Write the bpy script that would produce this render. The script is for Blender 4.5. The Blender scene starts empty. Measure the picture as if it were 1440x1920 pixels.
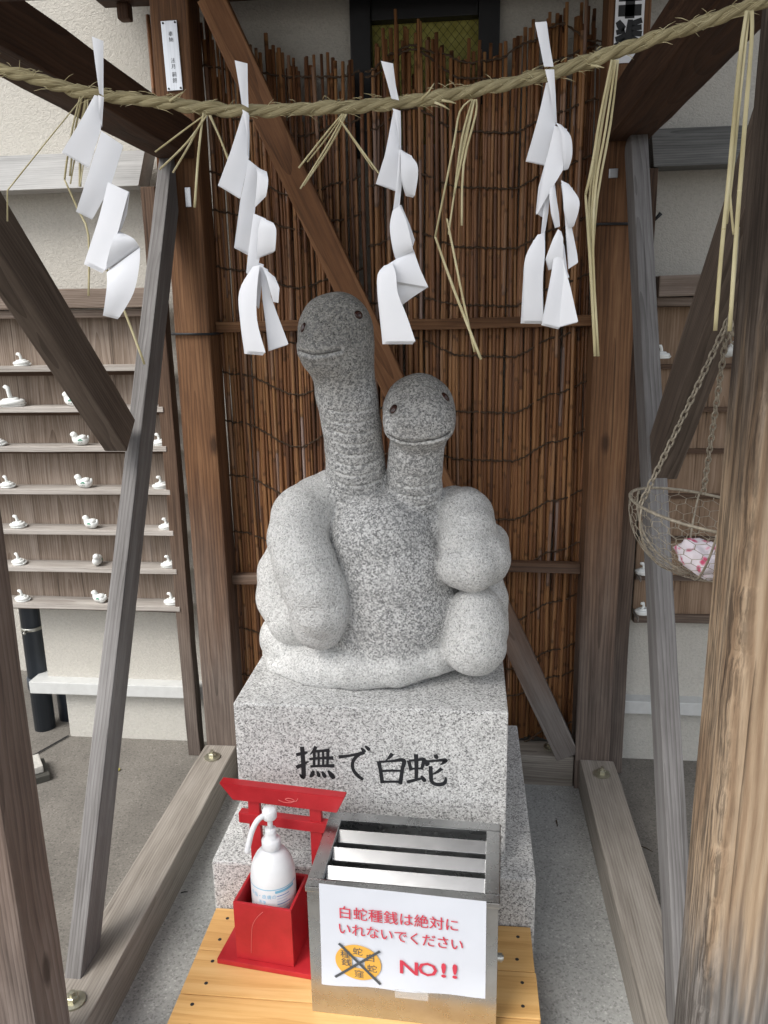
import bpy, bmesh, math, random
import numpy as np
from mathutils import Vector, Matrix
random.seed(7)
RNG = np.random.default_rng(7)
S = bpy.context.scene
C = S.collection
rad = math.radians

# ------------------------------------------------------------------ camera
FPX = 1470.0                       # focal length in pixels of the 1440 x 1920 photograph
PITCH, YAW, ROLL = rad(13.75), rad(6.15), rad(-1.0)
ZC = 1.42
_F = Vector((-math.sin(YAW)*math.cos(PITCH), math.cos(YAW)*math.cos(PITCH), -math.sin(PITCH)))
_R = _F.cross(Vector((0, 0, 1))).normalized()
_U = _R.cross(_F)
CR = math.cos(ROLL)*_R + math.sin(ROLL)*_U
CU = -math.sin(ROLL)*_R + math.cos(ROLL)*_U
CO = Vector((0, 0, ZC))
cam = bpy.data.cameras.new('camera')
cam.sensor_fit = 'VERTICAL'; cam.sensor_height = 36; cam.sensor_width = 27
cam.lens = FPX/1920*36
cam.clip_start = 0.05; cam.clip_end = 300
camo = bpy.data.objects.new('camera', cam); C.objects.link(camo)
M = Matrix((CR, CU, -_F)).transposed().to_4x4(); M.translation = CO
camo.matrix_world = M
S.camera = camo

# ------------------------------------------------------------------ light
SUN_EL, SUN_AZ = rad(50), rad(222)
w = bpy.data.worlds.new('World'); S.world = w; w.use_nodes = True
wn = w.node_tree; bg = wn.nodes['Background']
sky = wn.nodes.new('ShaderNodeTexSky'); sky.sky_type = 'NISHITA'; sky.sun_disc = False
sky.sun_elevation = SUN_EL; sky.sun_rotation = SUN_AZ; sky.dust_density = 3.0
hs = wn.nodes.new('ShaderNodeHueSaturation'); hs.inputs['Saturation'].default_value = 0.3
wn.links.new(sky.outputs[0], hs.inputs['Color']); wn.links.new(hs.outputs[0], bg.inputs[0])
bg.inputs[1].default_value = 0.135
sun = bpy.data.lights.new('sun', 'SUN'); sun.energy = 1.3; sun.angle = rad(30); sun.color = (1, .97, .92)
suno = bpy.data.objects.new('sun', sun); C.objects.link(suno)
sd = Vector((math.sin(SUN_AZ)*math.cos(SUN_EL), math.cos(SUN_AZ)*math.cos(SUN_EL), math.sin(SUN_EL)))
suno.rotation_euler = sd.to_track_quat('Z', 'Y').to_euler(); suno.location = sd*20
vs = S.view_settings
vs.view_transform = 'Standard'; vs.look = 'None'; vs.gamma = 1; vs.use_curve_mapping = False
vs.exposure = 0.95

# ------------------------------------------------------------------ helpers
def ray(x, y): return _F*FPX + CR*(x-720) - CU*(y-960)
def atY(x, y, Y):
    d = ray(x, y); return CO + d*(Y/d.y)
def atZ(x, y, Z):
    d = ray(x, y); return CO + d*((Z-ZC)/d.z)
def mpp(p): return (Vector(p)-CO).dot(_F)/FPX        # metres per photo pixel at a point

def tag(o, label=None, cat=None, group=None, kind=None):
    if label: o['label'] = label
    if cat: o['category'] = cat
    if group: o['group'] = group
    if kind: o['kind'] = kind
    return o
def thing(name, loc, label, cat, group=None):
    o = bpy.data.objects.new(name, None); C.objects.link(o); o.location = loc
    o.empty_display_size = .05
    return tag(o, label, cat, group)
def link(name, me, mat, parent=None, origin=None):
    """mesh whose vertices are in world metres -> object (vertices shifted to the parent's origin)"""
    if mat and not me.materials: me.materials.append(mat)
    o = bpy.data.objects.new(name, me); C.objects.link(o)
    if parent is not None:
        o.parent = parent
        off = Vector(parent.location) if parent.parent is None else Vector(parent.location)+Vector(parent.parent.location)
        if origin is None: me.transform(Matrix.Translation(-off))
    elif origin is not None:
        me.transform(Matrix.Translation(-Vector(origin))); o.location = origin
    return o
def from_data(name, v, f, mat, parent=None, smooth=False, origin=None):
    me = bpy.data.meshes.new(name); me.from_pydata([tuple(p) for p in v], [], f)
    me.update()
    if smooth: me.polygons.foreach_set('use_smooth', [True]*len(me.polygons))
    return link(name, me, mat, parent, origin)
def from_bm(name, bm, mat, parent=None, smooth=False, origin=None):
    me = bpy.data.meshes.new(name); bm.to_mesh(me); bm.free()
    if smooth: me.polygons.foreach_set('use_smooth', [True]*len(me.polygons))
    return link(name, me, mat, parent, origin)
def add_box(bm, lo, hi, bev=0.0, mtx=None):
    r = bmesh.ops.create_cube(bm, size=1)
    vs_ = r['verts']
    lo, hi = Vector(lo), Vector(hi)
    for v in vs_:
        v.co = Vector((lo[i]+(v.co[i]+.5)*(hi[i]-lo[i]) for i in range(3)))
    if bev > 0:
        es = list({e for v in vs_ for e in v.link_edges})
        rr = bmesh.ops.bevel(bm, geom=es, offset=bev, segments=2, profile=.6, affect='EDGES')
        vs_ = list({v for f in rr['faces'] for v in f.verts} | {v for v in vs_ if v.is_valid})
    if mtx is not None:
        bmesh.ops.transform(bm, matrix=mtx, verts=[v for v in vs_ if v.is_valid])
    return vs_
def box(name, lo, hi, mat, parent=None, bev=.002, mtx=None, origin=None):
    bm = bmesh.new(); add_box(bm, lo, hi, bev)
    if mtx is not None: bmesh.ops.transform(bm, matrix=mtx, verts=bm.verts)
    return from_bm(name, bm, mat, parent, origin=origin)

def tube_data(pts, radii, n=8, cap=True, flat=1.0, jitter=0.0):
    pts = [Vector(p) for p in pts]
    if not hasattr(radii, '__len__'): radii = [radii]*len(pts)
    v, f, uv = [], [], []
    t0 = (pts[1]-pts[0]).normalized()
    a = Vector((0, 0, 1)) if abs(t0.z) < .9 else Vector((0, -1, 0))
    nrm = (a - t0*a.dot(t0)).normalized()
    for i, p in enumerate(pts):
        t = (pts[min(i+1, len(pts)-1)]-pts[max(i-1, 0)]).normalized()
        nrm = (nrm - t*nrm.dot(t)).normalized(); b = t.cross(nrm)
        for k in range(n):
            an = 2*math.pi*k/n
            r = radii[i]*(1+(random.uniform(-jitter, jitter) if jitter else 0))
            v.append(p+(nrm*math.cos(an)*flat+b*math.sin(an))*r)
    for i in range(len(pts)-1):
        for k in range(n):
            k2 = (k+1) % n
            f.append((i*n+k, i*n+k2, (i+1)*n+k2, (i+1)*n+k))
    if cap:
        f.append(tuple(range(n-1, -1, -1))); m = (len(pts)-1)*n
        f.append(tuple(range(m, m+n)))
    return v, f
def merge(datas):
    V, Fc = [], []
    for v, f in datas:
        o = len(V); V += v; Fc += [tuple(i+o for i in q) for q in f]
    return V, Fc
def tube(name, pts, radii, mat, parent=None, n=8, flat=1.0, jitter=0, origin=None, uv=False):
    v, f = tube_data(pts, radii, n, True, flat, jitter)
    o = from_data(name, v, f, mat, parent, True, origin)
    if uv:
        me = o.data; lay = me.uv_layers.new(name='UVMap')
        L = [0.0]
        for i in range(1, len(pts)): L.append(L[-1]+(Vector(pts[i])-Vector(pts[i-1])).length)
        for pl in me.polygons:
            if len(pl.vertices) != 4: continue
            for li, vi in zip(pl.loop_indices, pl.vertices):
                k = vi % n
                if pl.vertices[0] % n == n-1 and k == 0: k = n
                lay.data[li].uv = (k/n, L[vi//n])
    return o
def catmull(pts, sub=8):
    P = [Vector(p) for p in pts]; out = []
    for i in range(len(P)-1):
        p0, p1, p2, p3 = P[max(i-1, 0)], P[i], P[i+1], P[min(i+2, len(P)-1)]
        for s in range(sub):
            t = s/sub
            out.append(.5*((2*p1)+(p2-p0)*t+(2*p0-5*p1+4*p2-p3)*t*t+(3*p1-p0-3*p2+p3)*t**3))
    out.append(P[-1]); return out
def lathe_data(prof, c, n=24):
    v, f = [], []
    for r, z in prof:
        for k in range(n):
            a = 2*math.pi*k/n; v.append(Vector((c[0]+r*math.cos(a), c[1]+r*math.sin(a), c[2]+z)))
    for i in range(len(prof)-1):
        for k in range(n):
            k2 = (k+1) % n; f.append((i*n+k, i*n+k2, (i+1)*n+k2, (i+1)*n+k))
    f.append(tuple(range(n-1, -1, -1))); m = (len(prof)-1)*n; f.append(tuple(range(m, m+n)))
    return v, f

def timber(name, p0, p1, wx, wy, ref, mat, parent, bev=.004, wob=.0012, seg=None):
    """squared timber from p0 to p1; wx is its size along ref, wy across; local Z runs along the grain"""
    p0, p1 = Vector(p0), Vector(p1)
    L = (p1-p0).length; z = (p1-p0).normalized()
    x = Vector(ref); x = (x - z*x.dot(z)).normalized(); y = z.cross(x)
    bm = bmesh.new(); add_box(bm, (-wx/2, -wy/2, 0), (wx/2, wy/2, L), bev)
    n = seg or max(2, int(L/.12))
    for i in range(1, n):
        bmesh.ops.bisect_plane(bm, geom=bm.verts[:]+bm.edges[:]+bm.faces[:], plane_co=(0, 0, L*i/n), plane_no=(0, 0, 1))
    ph = random.uniform(0, 9)
    for v in bm.verts:
        k = v.co.z
        v.co.x += wob*(math.sin(k*7+ph)+.6*math.sin(k*19+ph*2+v.co.y*40))
        v.co.y += wob*(math.sin(k*8+ph*3)+.6*math.sin(k*23+ph+v.co.x*40))
    me = bpy.data.meshes.new(name); bm.to_mesh(me); bm.free(); me.materials.append(mat)
    o = bpy.data.objects.new(name, me); C.objects.link(o)
    mt = Matrix((x, y, z)).transposed()
    o.rotation_euler = mt.to_euler(); o.location = p0
    if parent is not None:
        o.parent = parent; o.location = p0-Vector(parent.location)
    return o

# ------------------------------------------------------------------ materials
class Mat:
    def __init__(s, name, rough=.7, metal=0.0, spec=.4):
        s.m = bpy.data.materials.new(name); s.m.use_nodes = True
        s.t = s.m.node_tree; s.b = s.t.nodes['Principled BSDF']
        s.b.inputs['Roughness'].default_value = rough; s.b.inputs['Metallic'].default_value = metal
        s.b.inputs['Specular IOR Level'].default_value = spec
    def n(s, typ, **kw):
        nd = s.t.nodes.new('ShaderNode'+typ)
        for k, v in kw.items():
            if hasattr(nd, k) and k not in ('inputs',): setattr(nd, k, v)
            else: nd.inputs[k.replace('_', ' ')].default_value = v
        return nd
    def l(s, a, b): s.t.links.new(a, b)
    def obj(s): return s.n('TexCoord').outputs['Object']
    def rnd(s): return s.n('ObjectInfo').outputs['Random']
    def math(s, op, a, b=None, clamp=False):
        nd = s.t.nodes.new('ShaderNodeMath'); nd.operation = op; nd.use_clamp = clamp
        for i, q in enumerate((a, b)):
            if q is None: continue
            if isinstance(q, (int, float)): nd.inputs[i].default_value = q
            else: s.l(q, nd.inputs[i])
        return nd.outputs[0]
    def scale(s, vec, sc, off=None):
        mp = s.n('Mapping'); s.l(vec, mp.inputs['Vector']); mp.inputs['Scale'].default_value = sc
        if off is not None:
            cb = s.n('CombineXYZ')
            for i, k in enumerate((17.3, 9.1, 31.7)): s.l(s.math('MULTIPLY', off, k), cb.inputs[i])
            s.l(cb.outputs[0], mp.inputs['Location'])
        return mp.outputs[0]
    def noise(s, vec, sc, det=4, rough=.55, dist=0.0):
        nd = s.t.nodes.new('ShaderNodeTexNoise'); nd.inputs['Scale'].default_value = sc
        nd.inputs['Detail'].default_value = det; nd.inputs['Roughness'].default_value = rough
        nd.inputs['Distortion'].default_value = dist
        s.l(vec, nd.inputs['Vector']); return nd.outputs['Fac']
    def ramp(s, fac, stops, interp='LINEAR'):
        nd = s.t.nodes.new('ShaderNodeValToRGB'); cr = nd.color_ramp; cr.interpolation = interp
        while len(cr.elements) < len(stops): cr.elements.new(.5)
        for e, (p, c) in zip(cr.elements, stops):
            e.position = p; e.color = (c, c, c, 1) if isinstance(c, (int, float)) else (*c, 1)
        s.l(fac, nd.inputs[0]); return nd.outputs[0]
    def mix(s, fac, a, b, mode='MIX'):
        nd = s.t.nodes.new('ShaderNodeMix'); nd.data_type = 'RGBA'; nd.blend_type = mode
        for sock, q in ((nd.inputs[0], fac), (nd.inputs[6], a), (nd.inputs[7], b)):
            if isinstance(q, (int, float)): sock.default_value = q
            elif isinstance(q, tuple): sock.default_value = (*q, 1)
            else: s.l(q, sock)
        return nd.outputs[2]
    def bump(s, h, strength=.3, dist=.002, prev=None):
        nd = s.n('Bump'); nd.inputs['Strength'].default_value = strength; nd.inputs['Distance'].default_value = dist
        s.l(h, nd.inputs['Height'])
        if prev is not None: s.l(prev, nd.inputs['Normal'])
        s.l(nd.outputs[0], s.b.inputs['Normal']); return nd.outputs[0]
    def col(s, c):
        if isinstance(c, tuple): s.b.inputs['Base Color'].default_value = (*c, 1)
        else: s.l(c, s.b.inputs['Base Color'])
        return s
    def rough(s, q): s.l(q, s.b.inputs['Roughness'])

def hexc(h):
    c = [int(h[i:i+2], 16)/255 for i in (0, 2, 4)]
    return tuple((v/12.92 if v <= .04045 else ((v+.055)/1.055)**2.4) for v in c)

def plain(name, c, rough=.6, metal=0.0, var=.12, sc=40):
    m = Mat(name, rough, metal)
    f = m.noise(m.scale(m.obj(), (1, 1, 1), m.rnd()), sc, 3)
    m.col(m.ramp(f, [(.3, tuple(v*(1-var) for v in c)), (.7, tuple(min(1, v*(1+var)) for v in c))]))
    return m.m

def wood(name, dark, mid, light, grey=None, gz=(0, 1), gmax=1.0, ring=1.0, crack=.5, rough=.72, knots=True, bump=.35):
    """weathered sawn timber: grain along local Z, silvering towards the ground (splash and rain bleaching)"""
    m = Mat(name, rough, 0, .3)
    o, r = m.obj(), m.rnd()
    v1 = m.scale(o, (1, 1, .03), r)
    sx = m.n('SeparateXYZ'); m.l(o, sx.inputs[0])
    warp = m.noise(m.scale(o, (1, 1, .3), r), 5, 3, .5)
    ox = m.math('ADD', sx.outputs[0], m.math('MULTIPLY', m.math('SUBTRACT', r, .5), .10))
    oy = m.math('ADD', sx.outputs[1], m.math('ADD', m.math('MULTIPLY', sx.outputs[2], .018), .035))
    rr = m.math('SQRT', m.math('ADD', m.math('MULTIPLY', ox, ox), m.math('MULTIPLY', oy, oy)))
    rr = m.math('ADD', rr, m.math('MULTIPLY', warp, .035))
    fr = m.math('FRACT', m.math('MULTIPLY', rr, 150*ring))
    bands = m.math('MULTIPLY', fr, fr)                      # early wood fading into a dark late-wood line
    fine = m.noise(v1, 210, 5, .7, .2)
    streak = m.noise(m.scale(o, (1, 1, .055), r), 42, 5, .65, .3)
    big = m.noise(m.scale(o, (1, 1, .3), r), 8, 5, .65)
    g = m.math('ADD', m.math('ADD', m.math('MULTIPLY', m.math('SUBTRACT', 1.0, bands), .10), m.math('MULTIPLY', fine, .30)), m.math('ADD', m.math('MULTIPLY', streak, .36), m.math('MULTIPLY', big, .32)))
    g = m.math('SUBTRACT', g, .05)
    c = m.ramp(g, [(.34, dark), (.50, mid), (.68, light)])
    if grey is not None:
        wp = m.n('NewGeometry').outputs['Position']; sz = m.n('SeparateXYZ'); m.l(wp, sz.inputs[0])
        zn = m.math('ADD', sz.outputs[2], m.math('MULTIPLY', m.math('SUBTRACT', m.noise(m.scale(o, (1, 1, .15), r), 14, 4, .6), .5), .9*max(.05, gz[1]-gz[0])))
        mr = m.n('MapRange'); m.l(zn, mr.inputs[0]); mr.inputs[1].default_value = gz[0]; mr.inputs[2].default_value = gz[1]
        mr.inputs[3].default_value = gmax; mr.inputs[4].default_value = 0
        gd, gm, gl = grey
        gc = m.ramp(g, [(.34, gd), (.50, gm), (.68, gl)])
        c = m.mix(mr.outputs[0], c, gc)
    h = m.math('ADD', m.math('MULTIPLY', fine, .6), m.math('MULTIPLY', streak, .5))
    if knots:
        vo = m.n('TexVoronoi'); vo.inputs['Scale'].default_value = 4.2
        m.l(m.scale(o, (1.6, 1.6, .62), r), vo.inputs['Vector'])
        kf = m.ramp(m.math('ADD', vo.outputs['Distance'], m.math('MULTIPLY', m.noise(o, 60, 2), .02)), [(.07, 1.0), (.12, 0.0)])
        c = m.mix(m.math('MULTIPLY', kf, .75), c, tuple(v*.5 for v in dark))
    if crack > 0:
        cf = m.ramp(m.noise(m.scale(o, (1, 1, .022), r), 75, 2, .5), [(.28, 1.0), (.335, 0.0)])
        c = m.mix(m.math('MULTIPLY', cf, crack), c, tuple(v*.35 for v in dark))
        h = m.math('SUBTRACT', h, m.math('MULTIPLY', cf, crack))
    m.col(c); m.bump(h, bump, .0025)
    m.rough(m.ramp(fine, [(.3, rough-.1), (.7, min(1, rough+.14))]))
    return m.m

def granite(name, stained=False):
    m = Mat(name, .62, 0, .35); o = m.obj()
    def cells(sc):
        vo = m.n('TexVoronoi'); vo.inputs['Scale'].default_value = sc
        wv = m.n('VectorMath'); wv.operation = 'ADD'
        nz = m.n('TexNoise'); nz.inputs['Scale'].default_value = sc*1.4; m.l(o, nz.inputs['Vector'])
        ms = m.n('VectorMath'); ms.operation = 'SCALE'; m.l(nz.outputs['Color'], ms.inputs[0]); ms.inputs['Scale'].default_value = .28/sc
        m.l(o, wv.inputs[0]); m.l(ms.outputs[0], wv.inputs[1]); m.l(wv.outputs[0], vo.inputs['Vector'])
        s2 = m.n('SeparateColor'); m.l(vo.outputs['Color'], s2.inputs[0]); return s2.outputs[0]
    a = m.ramp(cells(320), [(0, .04), (.06, .14), (.16, .36), (.34, .58), (.58, .80)], 'CONSTANT')
    b = m.ramp(cells(560), [(0, .12), (.12, .32), (.30, .56), (.62, .76)], 'CONSTANT')
    c = m.mix(.38, a, b)
    pat = m.noise(o, 16, 3)
    c = m.mix(.55, c, m.ramp(pat, [(.3, .72), (.7, 1.0)]), 'MULTIPLY')
    c = m.mix(1.0, c, (1.0, 1.0, .985), 'MULTIPLY')
    prev = None
    if stained:
        at = m.n('Attribute'); at.attribute_name = 'worn'            # greasy dark patina where hands rub the heads
        wn_ = m.math('ADD', at.outputs['Fac'], m.math('MULTIPLY', m.math('SUBTRACT', m.noise(o, 12, 4), .5), .35), True)
        wn_ = m.math('MULTIPLY', wn_, m.ramp(at.outputs['Fac'], [(.0, 0.0), (.17, 1.0)]))
        c = m.mix(m.math('MULTIPLY', wn_, .86), c, m.mix(1.0, c, (.45, .435, .40), 'MULTIPLY'))
        sc = m.n('Attribute'); sc.attribute_name = 'scaly'
        vo = m.n('TexVoronoi', feature='DISTANCE_TO_EDGE'); vo.inputs['Randomness'].default_value = .85; vo.inputs['Scale'].default_value = 90
        m.l(m.scale(o, (1, .8, 1.05)), vo.inputs['Vector'])
        ln = m.ramp(vo.outputs['Distance'], [(.0, 0.0), (.12, 1.0)])
        # chiselled grooves are paler than the polished scale tops
        gf = m.math('MULTIPLY', m.math('SUBTRACT', 1.0, ln), sc.outputs['Fac'])
        c = m.mix(m.math('MULTIPLY', gf, .5), c, (.84, .84, .82))
        ct = m.n('Attribute'); ct.attribute_name = 'cut'
        c = m.mix(m.math('MULTIPLY', ct.outputs['Fac'], .75), c, (.76, .76, .74))
        c = m.mix(m.math('MULTIPLY', sc.outputs['Fac'], .24), c, (.80, .80, .78))
        # the belly shows the coarser dark crystals of the polished stone
        pol = m.math('SUBTRACT', 1.0, sc.outputs['Fac'])
        sp = m.ramp(cells(240), [(0, 1.0), (.33, 0.0)], 'CONSTANT')
        c = m.mix(m.math('MULTIPLY', m.math('MULTIPLY', sp, pol), .55), c, (.13, .135, .14))
        prev = m.bump(m.math('MULTIPLY', ln, sc.outputs['Fac']), .5, .0032)
    m.col(c); m.bump(m.noise(o, 330, 3), .18, .001, prev)
    return m.m

def stucco(name, c, sc=130, strength=.38):
    m = Mat(name, .92, 0, .2); o = m.n('NewGeometry').outputs['Position']
    h = m.noise(m.scale(o, (1, 1, 1.15)), sc, 3, .5, 1.1)
    big = m.math('ADD', m.math('MULTIPLY', m.noise(o, 1.6, 4, .6), .6), m.math('MULTIPLY', m.noise(m.scale(o, (1, 1, .08)), 9, 4, .6), .4))
    cc = m.ramp(h, [(.3, tuple(v*.86 for v in c)), (.6, c)])
    m.col(m.mix(.5, cc, m.ramp(big, [(.3, .80), (.7, 1.0)]), 'MULTIPLY'))
    m.bump(m.ramp(h, [(.32, 0.0), (.62, 1.0)]), strength, .004); return m.m

def concrete(name, c, sc=1.0, blot=.25):
    m = Mat(name, .88, 0, .25); o = m.n('NewGeometry').outputs['Position']
    a = m.noise(o, 5*sc, 6, .65); b = m.noise(o, 160, 4, .7); st = m.noise(m.scale(o, (1, .35, 1)), 11, 4, .6, .8)
    cc = m.ramp(a, [(.25, tuple(v*(1-blot) for v in c)), (.75, tuple(v*(1+blot*.6) for v in c))])
    cc = m.mix(.5, cc, m.ramp(st, [(.3, .8), (.62, 1.0)]), 'MULTIPLY')
    cc = m.mix(.55, cc, m.ramp(b, [(.25, .55), (.6, 1.0)]), 'MULTIPLY')
    pit = m.ramp(m.noise(o, 95, 2, .5), [(.27, .35), (.33, 1.0)])
    cc = m.mix(.6, cc, pit, 'MULTIPLY')
    vo = m.n('TexVoronoi'); vo.inputs['Scale'].default_value = 240; m.l(o, vo.inputs['Vector'])
    s2 = m.n('SeparateColor'); m.l(vo.outputs['Color'], s2.inputs[0])
    cc = m.mix(.5, cc, m.ramp(s2.outputs[0], [(0, .45), (.12, .85), (.5, 1.0), (.93, 1.0), (.96, 1.5)], 'CONSTANT'), 'MULTIPLY')
    m.col(cc); m.bump(b, .3, .0015); return m.m

GREY_W = ((.065, .059, .054), (.15, .14, .132), (.27, .257, .245))
GREY_D = ((.05, .042, .037), (.12, .10, .088), (.23, .20, .175))
m_post = wood('post_wood', (.045, .020, .010), (.135, .064, .029), (.27, .145, .072), GREY_D, (.35, 1.0), .85, .7)
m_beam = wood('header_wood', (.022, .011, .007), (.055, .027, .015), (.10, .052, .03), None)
m_brace = wood('brace_wood', (.075, .033, .016), (.19, .088, .040), (.32, .165, .082), GREY_W, (.25, .85), .9, .7, crack=.25)
m_strut = wood('strut_wood', (.075, .068, .064), (.165, .157, .153), (.29, .282, .278), GREY_W, (0, .4), .5, 1.0, crack=.45, knots=False)
m_knee = wood('knee_wood', (.045, .034, .027), (.115, .088, .07), (.205, .165, .135), None, crack=.5)
m_sill = wood('sill_wood', (.13, .112, .094), (.25, .224, .193), (.38, .35, .31), None, crack=.4, knots=False)
m_lpost = wood('front_left_wood', (.06, .042, .034), (.145, .105, .085), (.25, .195, .165), GREY_W, (.0, .55), .6, .8, crack=.5)
m_thin = wood('thin_post_wood', (.03, .017, .01), (.085, .05, .032), (.16, .105, .07), GREY_D, (.2, .9), .8)
m_rack = wood('rack_board_wood', (.10, .070, .050), (.235, .182, .142), (.42, .355, .305), None, crack=.55, knots=False, bump=.25)
m_rackr = wood('rack_board_brown', (.09, .055, .034), (.22, .145, .093), (.36, .26, .185), None, crack=.5, knots=False, bump=.25)
m_shelf = wood('shelf_wood', (.20, .175, .155), (.36, .33, .30), (.52, .485, .45), None, crack=.4, knots=False)
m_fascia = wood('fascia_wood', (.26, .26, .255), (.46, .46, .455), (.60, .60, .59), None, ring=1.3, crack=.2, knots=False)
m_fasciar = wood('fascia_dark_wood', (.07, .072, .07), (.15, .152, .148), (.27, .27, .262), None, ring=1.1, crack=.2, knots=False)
m_caprail = wood('cap_rail_wood', (.10, .072, .054), (.20, .155, .125), (.33, .275, .235), None, ring=1.3, crack=.3, knots=False)
m_deck = wood('deck_pine', (.50, .27, .088), (.66, .39, .145), (.76, .50, .22), None, ring=.28, crack=.04, rough=.5, bump=.1, knots=False)
m_roof = wood('roof_board', (.02, .012, .008), (.05, .03, .018), (.09, .055, .035), None)
m_gran = granite('granite'); m_statue = granite('carved_granite', True)
m_stucco = stucco('stucco_cream', (.56, .538, .487)); m_found = stucco('foundation_plaster', (.54, .525, .48), 120, .35)
m_ground = concrete('yard_concrete', (.205, .19, .168)); m_pad = concrete('pad_concrete', (.43, .435, .42), .7, .18)
m_ledge = plain('ledge_paint', (.54, .55, .54), .5, var=.05)
m_pipe = plain('dark_pipe', (.035, .043, .055), .35, var=.15, sc=8)
m_black = plain('black_paint', (.012, .012, .014), .45)
m_steelb = plain('galvanised', (.50, .50, .46), .38, .9, var=.2)
m_brass = plain('zinc_yellow', (.46, .445, .35), .42, .9, var=.2)
m_twine = plain('palm_twine', (.07, .044, .027), .9, var=.4, sc=200)
m_wire = plain('rusted_wire', (.34, .30, .235), .6, .3, var=.3, sc=150)
m_white = plain('white_plastic', (.80, .81, .83), .35, var=.03)
m_cer = Mat('glazed_ceramic', .12, 0, .6).col((.80, .82, .80)).m
m_green = plain('green_glaze', (.08, .26, .17), .3)
m_ink = plain('ink', (.02, .02, .022), .6)
m_cut = plain('painted_groove', (.018, .019, .022), .55)
m_redtx = plain('red_print', (.56, .045, .075), .5, var=.06)
m_bluetx = plain('blue_print', (.10, .22, .52), .5, var=.06)
m_sky_b = plain('light_blue_print', (.22, .52, .72), .5, var=.06)
m_orange = plain('orange_print', (.74, .40, .07), .5, var=.05)
m_greytx = plain('grey_print', (.07, .08, .09), .5, var=.06)
m_eye = Mat('brown_eye', .15, 0, .6).col((.045, .018, .014)).m

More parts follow.
